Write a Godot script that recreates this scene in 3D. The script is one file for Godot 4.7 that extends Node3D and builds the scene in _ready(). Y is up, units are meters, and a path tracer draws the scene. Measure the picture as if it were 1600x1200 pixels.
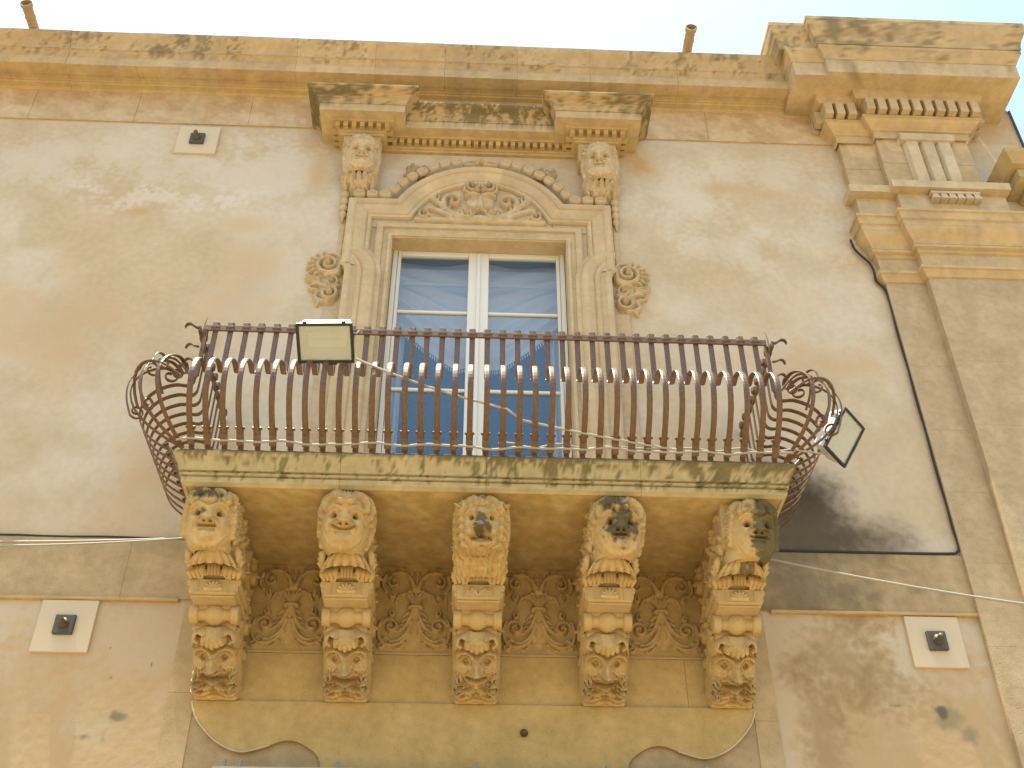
extends Node3D
# Baroque palace balcony with carved corbels, seen steeply from the street. Metres, y up, facade plane z = 0.

var M := {}
var rng := RandomNumberGenerator.new()
var n_fine := FastNoiseLite.new()
var n_mid := FastNoiseLite.new()
var n_big := FastNoiseLite.new()

const STONE := Color(0.60, 0.485, 0.315)
const PALE := Color(0.64, 0.55, 0.40)
const OCHRE := Color(0.58, 0.43, 0.23)
const GRIME := Color(0.10, 0.092, 0.07)
const MOSS := Color(0.12, 0.12, 0.045)


# ------------------------------------------------------------------ mesh builder
class MB:
	var v := PackedVector3Array()
	var n := PackedVector3Array()
	var c := PackedColorArray()
	var uv := PackedVector2Array()
	var ix := PackedInt32Array()
	var col := Color(1, 1, 1)

	func quad(a: Vector3, b: Vector3, d: Vector3, e: Vector3, hint: Vector3, cols = null, uvs = null) -> void:
		var g := (b - a).cross(e - a) + (d - b).cross(d - e) * 0.0
		if g.length_squared() < 1e-16:
			g = (d - b).cross(e - d)
		var flip := g.dot(hint) > 0.0
		var nr := (g if flip else -g).normalized()
		var k := v.size()
		v.append_array(PackedVector3Array([a, b, d, e]))
		n.append_array(PackedVector3Array([nr, nr, nr, nr]))
		if cols == null:
			c.append_array(PackedColorArray([col, col, col, col]))
		else:
			c.append_array(PackedColorArray(cols))
		if uvs == null:
			uv.append_array(PackedVector2Array([Vector2(0, 0), Vector2(1, 0), Vector2(1, 1), Vector2(0, 1)]))
		else:
			uv.append_array(PackedVector2Array(uvs))
		if flip:
			ix.append_array(PackedInt32Array([k, k + 2, k + 1, k, k + 3, k + 2]))
		else:
			ix.append_array(PackedInt32Array([k, k + 1, k + 2, k, k + 2, k + 3]))

	func tri(a: Vector3, b: Vector3, d: Vector3, hint: Vector3) -> void:
		var g := (b - a).cross(d - a)
		var flip := g.dot(hint) > 0.0
		var nr := (g if flip else -g).normalized()
		var k := v.size()
		v.append_array(PackedVector3Array([a, b, d]))
		n.append_array(PackedVector3Array([nr, nr, nr]))
		c.append_array(PackedColorArray([col, col, col]))
		uv.append_array(PackedVector2Array([Vector2(0, 0), Vector2(1, 0), Vector2(1, 1)]))
		if flip:
			ix.append_array(PackedInt32Array([k, k + 2, k + 1]))
		else:
			ix.append_array(PackedInt32Array([k, k + 1, k + 2]))

	# box with chamfered edges, optionally in a local basis
	func box(ctr: Vector3, size: Vector3, bev := 0.0, bs := Basis()) -> void:
		var h := size * 0.5
		var b := minf(bev, minf(h.x, minf(h.y, h.z)) * 0.9)
		for ax in 3:
			for s in [-1.0, 1.0]:
				var u := (ax + 1) % 3
				var w := (ax + 2) % 3
				var P := []
				for q in [[-1, -1], [1, -1], [1, 1], [-1, 1]]:
					var p := Vector3()
					p[ax] = s * h[ax]
					p[u] = q[0] * (h[u] - b)
					p[w] = q[1] * (h[w] - b)
					P.append(ctr + bs * p)
				var hv := Vector3()
				hv[ax] = s
				quad(P[0], P[1], P[2], P[3], bs * hv)
		if b <= 0.0:
			return
		for ax in 3:
			var u := (ax + 1) % 3
			var w := (ax + 2) % 3
			for q in [[-1, -1], [1, -1], [1, 1], [-1, 1]]:
				var a1 := Vector3()
				var a2 := Vector3()
				a1[ax] = -(h[ax] - b)
				a2[ax] = -(h[ax] - b)
				a1[u] = q[0] * h[u]
				a1[w] = q[1] * (h[w] - b)
				a2[u] = q[0] * (h[u] - b)
				a2[w] = q[1] * h[w]
				var a3 := a2
				var a4 := a1
				a3[ax] = h[ax] - b
				a4[ax] = h[ax] - b
				var hv := Vector3()
				hv[u] = q[0]
				hv[w] = q[1]
				quad(ctr + bs * a1, ctr + bs * a2, ctr + bs * a3, ctr + bs * a4, bs * hv)
		for sx in [-1.0, 1.0]:
			for sy in [-1.0, 1.0]:
				for sz in [-1.0, 1.0]:
					var s := Vector3(sx, sy, sz)
					tri(ctr + bs * (s * Vector3(h.x, h.y - b, h.z - b)), ctr + bs * (s * Vector3(h.x - b, h.y, h.z - b)), ctr + bs * (s * Vector3(h.x - b, h.y - b, h.z)), bs * s)

	# a smooth sheet of points, nu along a row, nv rows; keep = optional mask of cells
	func grid(p: PackedVector3Array, nu: int, nv: int, wrap := false, sgn := 1.0, cols = null, keep = null, uvs = null) -> void:
		var k := v.size()
		for j in nv:
			for i in nu:
				var i0 := i - 1
				var i1 := i + 1
				if wrap:
					i0 = (i - 1 + nu - 1) % (nu - 1)
					i1 = (i + 1) % (nu - 1)
				else:
					i0 = maxi(i0, 0)
					i1 = mini(i1, nu - 1)
				var j0 := maxi(j - 1, 0)
				var j1 := mini(j + 1, nv - 1)
				var nr := (p[j * nu + i1] - p[j * nu + i0]).cross(p[j1 * nu + i] - p[j0 * nu + i]) * sgn
				n.append(nr.normalized() if nr.length_squared() > 1e-20 else Vector3(0, 0, 1))
				uv.append(Vector2(float(i) / (nu - 1), float(j) / (nv - 1)) if uvs == null else uvs[j * nu + i])
		v.append_array(p)
		if cols == null:
			var cc := PackedColorArray()
			cc.resize(p.size())
			cc.fill(col)
			c.append_array(cc)
		else:
			c.append_array(cols)
		for j in nv - 1:
			for i in nu - 1:
				if keep != null and not keep[j * nu + i]:
					continue
				var a := k + j * nu + i
				if sgn > 0.0:
					ix.append_array(PackedInt32Array([a, a + nu, a + 1, a + 1, a + nu, a + nu + 1]))
				else:
					ix.append_array(PackedInt32Array([a, a + 1, a + nu, a + 1, a + nu + 1, a + nu]))

	func tube(pts: Array, rad, sides := 8, flat := 1.0, up0 := Vector3(0, 1, 0), caps := true) -> void:
		var P := PackedVector3Array()
		var m := pts.size()
		var up := up0
		var t0 := Vector3()
		for j in m:
			var t: Vector3 = (pts[mini(j + 1, m - 1)] - pts[maxi(j - 1, 0)]).normalized()
			if j == 0:
				t0 = t
			up = (up - t * up.dot(t))
			if up.length_squared() < 1e-6:
				up = t.cross(Vector3(1, 0, 0.3))
			up = up.normalized()
			var sd := t.cross(up)
			var r: float = rad[j] if rad is Array else rad
			for i in sides + 1:
				var a := TAU * i / sides
				P.append(pts[j] + (sd * cos(a) + up * sin(a) * flat) * r)
		grid(P, sides + 1, m, true, -1.0)
		if caps:
			for e in [0, m - 1]:
				for i in sides:
					var hint: Vector3 = (pts[0] - pts[1]) if e == 0 else (pts[m - 1] - pts[m - 2])
					tri(pts[e], P[e * (sides + 1) + i], P[e * (sides + 1) + i + 1], hint)

	# lathe: list of (axial, radius) about an axis through o
	func lathe(o: Vector3, axis: Vector3, prof: Array, sides := 12) -> void:
		var pts := []
		var r := []
		for q in prof:
			pts.append(o + axis * q.x)
			r.append(maxf(q.y, 0.0004))
		var up := axis.cross(Vector3(0.31, 0.52, 0.8)).normalized()
		var sd := axis.cross(up)
		var P := PackedVector3Array()
		for j in pts.size():
			for i in sides + 1:
				var a := TAU * i / sides
				P.append(pts[j] + (sd * cos(a) + up * sin(a)) * r[j])
		grid(P, sides + 1, pts.size(), true, -1.0)

	func mesh(mat: Material) -> ArrayMesh:
		var arr := []
		arr.resize(Mesh.ARRAY_MAX)
		arr[Mesh.ARRAY_VERTEX] = v
		arr[Mesh.ARRAY_NORMAL] = n
		arr[Mesh.ARRAY_COLOR] = c
		arr[Mesh.ARRAY_TEX_UV] = uv
		arr[Mesh.ARRAY_INDEX] = ix
		var am := ArrayMesh.new()
		am.add_surface_from_arrays(Mesh.PRIMITIVE_TRIANGLES, arr)
		am.surface_set_material(0, mat)
		return am


# ------------------------------------------------------------------ carved relief: a height field worked with strokes
class Relief:
	var x0: float
	var y0: float
	var st: float
	var nx: int
	var ny: int
	var a := PackedFloat32Array()
	var t := PackedFloat32Array()
	var bi0 := 1 << 20
	var bi1 := -1
	var bj0 := 1 << 20
	var bj1 := -1

	func _init(xa: float, xb: float, ya: float, yb: float, step: float) -> void:
		x0 = xa
		y0 = ya
		st = step
		nx = int(round((xb - xa) / step)) + 1
		ny = int(round((yb - ya) / step)) + 1
		a.resize(nx * ny)
		t.resize(nx * ny)

	func seg(p: Vector2, q: Vector2, r0: float, r1: float, h0: float, h1: float, soft: bool) -> void:
		var R := maxf(r0, r1)
		var ia := maxi(int((minf(p.x, q.x) - R - x0) / st), 0)
		var ib := mini(int((maxf(p.x, q.x) + R - x0) / st) + 1, nx - 1)
		var ja := maxi(int((minf(p.y, q.y) - R - y0) / st), 0)
		var jb := mini(int((maxf(p.y, q.y) + R - y0) / st) + 1, ny - 1)
		bi0 = mini(bi0, ia)
		bi1 = maxi(bi1, ib)
		bj0 = mini(bj0, ja)
		bj1 = maxi(bj1, jb)
		var d := q - p
		var l2 := maxf(d.length_squared(), 1e-12)
		for j in range(ja, jb + 1):
			var y := y0 + j * st - p.y
			for i in range(ia, ib + 1):
				var x := x0 + i * st - p.x
				var s := clampf((x * d.x + y * d.y) / l2, 0.0, 1.0)
				var ex := x - d.x * s
				var ey := y - d.y * s
				var r := r0 + (r1 - r0) * s
				var f := 1.0 - (ex * ex + ey * ey) / (r * r)
				if f > 0.0:
					var hh := (h0 + (h1 - h0) * s) * (f if soft else sqrt(f))
					var k := j * nx + i
					if hh > t[k]:
						t[k] = hh

	# mode 0 add, 1 max, 2 carve away
	func flush(mode: int) -> void:
		for j in range(bj0, bj1 + 1):
			for i in range(bi0, bi1 + 1):
				var k := j * nx + i
				var h := t[k]
				if h > 0.0:
					if mode == 0:
						a[k] += h
					elif mode == 1:
						a[k] = maxf(a[k], h)
					else:
						a[k] -= h
					t[k] = 0.0
		bi0 = 1 << 20
		bi1 = -1
		bj0 = 1 << 20
		bj1 = -1

	static func smooth(pts: Array, per := 6) -> Array:
		if pts.size() < 3:
			return pts
		var out := []
		for k in pts.size() - 1:
			var p0 = pts[maxi(k - 1, 0)]
			var p1 = pts[k]
			var p2 = pts[k + 1]
			var p3 = pts[mini(k + 2, pts.size() - 1)]
			for s in per:
				var u := float(s) / per
				out.append(0.5 * ((2.0 * p1) + (p2 - p0) * u + (2.0 * p0 - 5.0 * p1 + 4.0 * p2 - p3) * u * u + (3.0 * p1 - p0 - 3.0 * p2 + p3) * u * u * u))
		out.append(pts[pts.size() - 1])
		return out

	func stroke(raw: Array, r0: float, r1: float, h0: float, h1: float, mode := 0, soft := false, per := 5) -> void:
		var pts := smooth(raw, per)
		var m := pts.size() - 1
		for k in m:
			var u0 := float(k) / m
			var u1 := float(k + 1) / m
			seg(pts[k], pts[k + 1], lerpf(r0, r1, u0), lerpf(r0, r1, u1), lerpf(h0, h1, u0), lerpf(h0, h1, u1), soft)
		flush(mode)

	func sym(raw: Array, r0: float, r1: float, h0: float, h1: float, mode := 0, soft := false, per := 5) -> void:
		stroke(raw, r0, r1, h0, h1, mode, soft, per)
		var o := []
		for p in raw:
			o.append(Vector2(-p.x, p.y))
		stroke(o, r0, r1, h0, h1, mode, soft, per)

	func blob(cx: float, cy: float, rx: float, ry: float, h: float, rot := 0.0) -> void:
		var R := maxf(rx, ry)
		var ca := cos(rot)
		var sa := sin(rot)
		for j in range(maxi(int((cy - R - y0) / st), 0), mini(int((cy + R - y0) / st) + 2, ny)):
			for i in range(maxi(int((cx - R - x0) / st), 0), mini(int((cx + R - x0) / st) + 2, nx)):
				var x := x0 + i * st - cx
				var y := y0 + j * st - cy
				var u := (x * ca + y * sa) / rx
				var w := (-x * sa + y * ca) / ry
				var f := 1.0 - u * u - w * w
				if f > 0.0:
					a[j * nx + i] += h * f * f

	func sblob(cx: float, cy: float, rx: float, ry: float, h: float, rot := 0.0) -> void:
		blob(cx, cy, rx, ry, h, rot)
		blob(-cx, cy, rx, ry, h, -rot)

	# spiral scroll: centre, outer radius, starting angle, turns (signed), band half width, height
	func scroll(cx: float, cy: float, rad: float, a0: float, turns: float, w: float, h: float, mode := 1) -> void:
		var pts := []
		var m := int(absf(turns) * 14) + 2
		for k in m + 1:
			var u := float(k) / m
			var r := rad * pow(1.0 - u * 0.86, 1.0)
			var an := a0 + turns * TAU * u
			pts.append(Vector2(cx + cos(an) * r, cy + sin(an) * r))
		stroke(pts, w, w * 0.55, h, h * 1.15, mode, false, 1)
		blob(cx, cy, w * 1.3, w * 1.3, h * 0.9)

	# acanthus spray: a curved spine with lobes on both sides
	func leaf(raw: Array, w: float, h: float, lobes := 5, side := 0.0) -> void:
		var sp := smooth(raw, 6)
		var m := sp.size() - 1
		stroke(raw, w * 0.34, w * 0.16, h * 1.05, h * 0.6, 1)
		for q in lobes:
			var u := (q + 0.35) / lobes
			var k := mini(int(u * m), m - 1)
			var p: Vector2 = sp[k]
			var d: Vector2 = (sp[k + 1] - sp[k]).normalized()
			for s in [-1.0, 1.0]:
				if side != 0.0 and s != side:
					continue
				var nn = Vector2(-d.y, d.x) * s
				var l := w * (1.0 - 0.55 * u)
				stroke([p, p + d * l * 0.35 + nn * l * 0.55, p + d * l * 0.95 + nn * l * 0.8], l * 0.27, l * 0.15, h * 0.85, h * 0.45, 1, false, 3)

	func at(i: int, j: int) -> float:
		return a[j * nx + i]


# ------------------------------------------------------------------ scene tree helpers
var used := {}
func numbered(called: String) -> String:
	var k: int = used.get(called, 0)
	used[called] = k + 1
	return called if k == 0 else "%s_%03d" % [called, k]

func thing(called: String, label: String, category: String, at := Vector3.ZERO, group := "") -> Node3D:
	var o := Node3D.new()
	o.name = numbered(called)
	add_child(o)
	o.position = at
	tag(o, label, category, group)
	return o

func tag(o: Node, label: String, category: String, group := "") -> void:
	o.set_meta("label", label)
	o.set_meta("category", category)
	o.set_meta("kind", "thing")
	if group != "":
		o.set_meta("group", group)

func part(parent: Node, called: String, m: Mesh, xf := Transform3D()) -> MeshInstance3D:
	var o := MeshInstance3D.new()
	o.name = called
	o.mesh = m
	parent.add_child(o, true)
	o.transform = xf
	return o

func struct(called: String, m: Mesh) -> MeshInstance3D:
	var o := part(self, called, m)
	o.set_meta("kind", "structure")
	return o

func tint(base: Color, amt := 0.07) -> Color:
	var k := 1.0 + rng.randf_range(-amt, amt)
	var w := rng.randf_range(-amt, amt) * 0.35
	return Color(base.r * k * (1.0 + w), base.g * k, base.b * k * (1.0 - w * 1.5))

func mixc(a: Color, b: Color, t: float) -> Color:
	return a.lerp(b, clampf(t, 0.0, 1.0))

# profile (offset, height) swept along a path on plan (x, z); colour from cb(pos, fraction along the profile)
func sweep_plan(mb: MB, prof: Array, path: Array, du := 0.0, cb = null, cap0 := true, cap1 := true) -> void:
	var m := path.size()
	var nrm := []
	for k in m - 1:
		var d: Vector2 = (path[k + 1] - path[k]).normalized()
		nrm.append(Vector2(-d.y, d.x))
	var mit := []
	for k in m:
		var n1: Vector2 = nrm[maxi(k - 1, 0)]
		var n2: Vector2 = nrm[mini(k, m - 2)]
		mit.append((n1 + n2) / (1.0 + n1.dot(n2)))
	var plen := 0.0
	var acc := [0.0]
	for k in prof.size() - 1:
		plen += (prof[k + 1] - prof[k]).length()
		acc.append(plen)
	for k in m - 1:
		var L: float = (path[k + 1] - path[k]).length()
		var ns := 1 if du <= 0.0 else maxi(int(ceil(L / du)), 1)
		for q in prof.size() - 1:
			var pa: Vector2 = prof[q]
			var pb: Vector2 = prof[q + 1]
			var dd := pb - pa
			if dd.length() < 1e-6:
				continue
			var hint2 := Vector2(dd.y, -dd.x)
			var hint := Vector3(nrm[k].x * hint2.x, hint2.y, nrm[k].y * hint2.x)
			var a0: Vector2 = path[k] + mit[k] * pa.x
			var a1: Vector2 = path[k + 1] + mit[k + 1] * pa.x
			var b0: Vector2 = path[k] + mit[k] * pb.x
			var b1: Vector2 = path[k + 1] + mit[k + 1] * pb.x
			for s in ns:
				var u0 := float(s) / ns
				var u1 := float(s + 1) / ns
				var pa0 := a0.lerp(a1, u0)
				var pa1 := a0.lerp(a1, u1)
				var pb0 := b0.lerp(b1, u0)
				var pb1 := b0.lerp(b1, u1)
				var A := Vector3(pa0.x, pa.y, pa0.y)
				var B := Vector3(pa1.x, pa.y, pa1.y)
				var C := Vector3(pb1.x, pb.y, pb1.y)
				var D := Vector3(pb0.x, pb.y, pb0.y)
				var cols = null
				if cb != null:
					var f0: float = acc[q] / plen
					var f1: float = acc[q + 1] / plen
					cols = [cb.call(A, f0), cb.call(B, f0), cb.call(C, f1), cb.call(D, f1)]
				mb.quad(A, B, C, D, hint, cols)
	for e in 2:
		if (e == 0 and not cap0) or (e == 1 and not cap1):
			continue
		var kk := 0 if e == 0 else m - 1
		var poly := PackedVector2Array(prof)
		var t3 := Geometry2D.triangulate_polygon(poly)
		var dir: Vector2 = (path[1] - path[0]) if e == 0 else (path[m - 1] - path[m - 2])
		var hv := Vector3(dir.x, 0, dir.y) * (-1.0 if e == 0 else 1.0)
		if cb != null:
			mb.col = cb.call(Vector3(path[kk].x, prof[0].y, path[kk].y), 0.0)
		for w in range(0, t3.size(), 3):
			var T := []
			for z in 3:
				var pp: Vector2 = poly[t3[w + z]]
				var xz: Vector2 = path[kk] + mit[kk] * pp.x
				T.append(Vector3(xz.x, pp.y, xz.y))
			mb.tri(T[0], T[1], T[2], hv)

# profile (inward offset, z) swept along a path on the wall (x, y), left of the direction being outward
func sweep_wall(mb: MB, prof: Array, path: Array, cb = null, off := 1.0) -> void:
	var m := path.size()
	var nrm := []
	for k in m - 1:
		var d: Vector2 = (path[k + 1] - path[k]).normalized()
		nrm.append(Vector2(d.y, -d.x) * off)
	var rows := []
	for k in m:
		var n1: Vector2 = nrm[maxi(k - 1, 0)]
		var n2: Vector2 = nrm[mini(k, m - 2)]
		var mt: Vector2 = (n1 + n2) / (1.0 + n1.dot(n2))
		var r := []
		for p in prof:
			var w: Vector2 = path[k] + mt * p.x
			r.append(Vector3(w.x, w.y, p.y))
		rows.append(r)
	for k in m - 1:
		for q in prof.size() - 1:
			var dd: Vector2 = prof[q + 1] - prof[q]
			var h2 := Vector2(-dd.y, dd.x)
			var hint := Vector3(nrm[k].x * h2.x, nrm[k].y * h2.x, h2.y)
			if cb != null:
				mb.col = cb.call(rows[k][q])
			mb.quad(rows[k][q], rows[k + 1][q], rows[k + 1][q + 1], rows[k][q + 1], hint)

func arc(cx: float, cy: float, rx: float, ry: float, a0: float, a1: float, m: int) -> Array:
	var o := []
	for k in m + 1:
		var an := deg_to_rad(lerpf(a0, a1, float(k) / m))
		o.append(Vector2(cx + cos(an) * rx, cy + sin(an) * ry))
	return o

# relief to mesh: cb(x, y, h) -> point, colours from cc(x, y, h, point); cells that stay at the ground are left out when cut
func relief_mesh(R: Relief, cb: Callable, cc: Callable, mat: Material, sgn := 1.0, cut := false, mask = null) -> ArrayMesh:
	var P := PackedVector3Array()
	var C := PackedColorArray()
	for j in R.ny:
		for i in R.nx:
			var x := R.x0 + i * R.st
			var y := R.y0 + j * R.st
			var h := R.a[j * R.nx + i]
			var p: Vector3 = cb.call(x, y, h)
			P.append(p)
			C.append(cc.call(x, y, h, p))
	var keep = null
	if cut or mask != null:
		keep = PackedByteArray()
		keep.resize(R.nx * R.ny)
		for j in R.ny - 1:
			for i in R.nx - 1:
				var k := j * R.nx + i
				var ok := true
				if cut:
					ok = maxf(maxf(R.a[k], R.a[k + 1]), maxf(R.a[k + R.nx], R.a[k + R.nx + 1])) > 0.0008
				if ok and mask != null:
					ok = mask.call(R.x0 + (i + 0.5) * R.st, R.y0 + (j + 0.5) * R.st)
				keep[k] = 1 if ok else 0
	var mb := MB.new()
	mb.grid(P, R.nx, R.ny, false, sgn, C, keep)
	return mb.mesh(mat)


# ------------------------------------------------------------------ materials
func noise_img(w: int, h: int, freq: float, sd: int, oct := 4, seamless := false) -> PackedByteArray:
	var f := FastNoiseLite.new()
	f.seed = sd
	f.frequency = freq
	f.fractal_octaves = oct
	f.noise_type = FastNoiseLite.TYPE_SIMPLEX_SMOOTH
	var im: Image = f.get_seamless_image(w, h) if seamless else f.get_image(w, h)
	im.convert(Image.FORMAT_L8)
	return im.get_data()

func mat(color: Color, rough := 0.9, metal := 0.0, spec := 0.4) -> StandardMaterial3D:
	var m := StandardMaterial3D.new()
	m.albedo_color = color.linear_to_srgb()
	m.roughness = rough
	m.metallic = metal
	m.metallic_specular = spec
	return m

func make_materials() -> void:
	n_fine.seed = 5
	n_fine.frequency = 9.0
	n_fine.fractal_octaves = 4
	n_mid.seed = 11
	n_mid.frequency = 2.2
	n_mid.fractal_octaves = 4
	n_big.seed = 23
	n_big.frequency = 0.55
	n_big.fractal_octaves = 3
	# mottled limestone grain, tiled through the world; vertex colours carry the colour of each stone
	var s := 512
	var big := noise_img(s, s, 0.008, 1, 4, true)
	var mid := noise_img(s, s, 0.03, 2, 4, true)
	var fin := noise_img(s, s, 0.16, 3, 3, true)
	var px := PackedByteArray()
	px.resize(s * s * 3)
	var hp := PackedByteArray()
	hp.resize(s * s)
	for k in s * s:
		var b := (big[k] - 128) / 128.0
		var m := (mid[k] - 128) / 128.0
		var f := (fin[k] - 128) / 128.0
		var g := 228.0 + b * 12.0 + m * 7.0 + f * 7.0
		if f + m * 0.6 < -0.74:
			g -= 12.0
		px[k * 3] = clampi(int(g + 4.0 + m * 3.0), 0, 255)
		px[k * 3 + 1] = clampi(int(g), 0, 255)
		px[k * 3 + 2] = clampi(int(g - 9.0 + b * 5.0 + m * 3.0), 0, 255)
		hp[k] = clampi(int(128.0 + m * 40.0 + f * 60.0 - (30.0 if f + m * 0.6 < -0.62 else 0.0)), 0, 255)
	var ti := Image.create_from_data(s, s, false, Image.FORMAT_RGB8, px)
	var hi := Image.create_from_data(s, s, false, Image.FORMAT_L8, hp)
	var ttex := ImageTexture.create_from_image(ti)
	var htex := ImageTexture.create_from_image(hi)
	for spec in [["stone", 0.8, 0.16], ["carved", 1.6, 0.08]]:
		var m := StandardMaterial3D.new()
		m.albedo_texture = ttex
		m.vertex_color_use_as_albedo = true
		m.uv1_triplanar = true
		m.uv1_world_triplanar = true
		m.uv1_scale = Vector3.ONE * spec[1]
		m.roughness = 0.95
		m.metallic_specular = 0.25
		m.heightmap_enabled = true
		m.heightmap_texture = htex
		m.heightmap_scale = spec[2]
		M[spec[0]] = m
	# old wrought iron, brown with rust
	var ip := PackedByteArray()
	ip.resize(s * s * 3)
	for k in s * s:
		var m := (mid[k] - 128) / 128.0
		var f := (fin[k] - 128) / 128.0
		var t := clampf(0.5 + m * 0.7 + f * 0.4, 0.0, 1.0)
		ip[k * 3] = int(lerpf(74.0, 114.0, t))
		ip[k * 3 + 1] = int(lerpf(53.0, 80.0, t))
		ip[k * 3 + 2] = int(lerpf(32.0, 47.0, t))
	var iron := StandardMaterial3D.new()
	iron.albedo_texture = ImageTexture.create_from_image(Image.create_from_data(s, s, false, Image.FORMAT_RGB8, ip))
	iron.uv1_triplanar = true
	iron.uv1_world_triplanar = true
	iron.uv1_scale = Vector3.ONE * 2.5
	iron.roughness = 0.42
	iron.metallic_specular = 0.56
	M["iron"] = iron
	M["paint"] = mat(Color(0.66, 0.65, 0.58), 0.45, 0.0, 0.5)
	M["black"] = mat(Color(0.022, 0.026, 0.026), 0.45)
	M["alu"] = mat(Color(0.62, 0.63, 0.62), 0.45, 0.0)
	M["cable_pale"] = mat(Color(0.34, 0.32, 0.26), 0.6)
	M["cable_dark"] = mat(Color(0.03, 0.028, 0.025), 0.6)
	M["lead"] = mat(Color(0.085, 0.082, 0.072), 0.7, 0.1)
	M["bolt"] = mat(Color(0.13, 0.11, 0.075), 0.6, 0.4)
	M["zinc"] = mat(Color(0.27, 0.27, 0.24), 0.7, 0.0)
	M["clay"] = mat(Color(0.42, 0.32, 0.20), 0.85)
	M["clay_dark"] = mat(Color(0.06, 0.05, 0.03), 0.9)
	M["stucco"] = mat(Color(0.56, 0.475, 0.33), 0.9)
	M["curtain"] = mat(Color(0.80, 0.82, 0.82), 0.9)
	M["curtain"].backlight = Color(0.3, 0.3, 0.3)
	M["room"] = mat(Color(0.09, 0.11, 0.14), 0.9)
	M["reflector"] = mat(Color(0.62, 0.62, 0.55), 0.4, 0.3)
	M["paper"] = mat(Color(0.6, 0.6, 0.55), 0.8)
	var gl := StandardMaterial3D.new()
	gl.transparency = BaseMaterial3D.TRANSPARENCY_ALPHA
	gl.albedo_color = Color(0.36, 0.53, 0.68, 0.22)  # blue sky reflection is partly painted into the pane colour
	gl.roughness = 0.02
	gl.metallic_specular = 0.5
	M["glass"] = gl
	var gf := StandardMaterial3D.new()
	gf.transparency = BaseMaterial3D.TRANSPARENCY_ALPHA
	gf.albedo_color = Color(0.80, 0.83, 0.78, 0.34)
	gf.roughness = 0.05
	M["lamp_glass"] = gf

const WX0 := -4.7
const WY0 := -2.6
const PPM := 132.0

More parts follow.
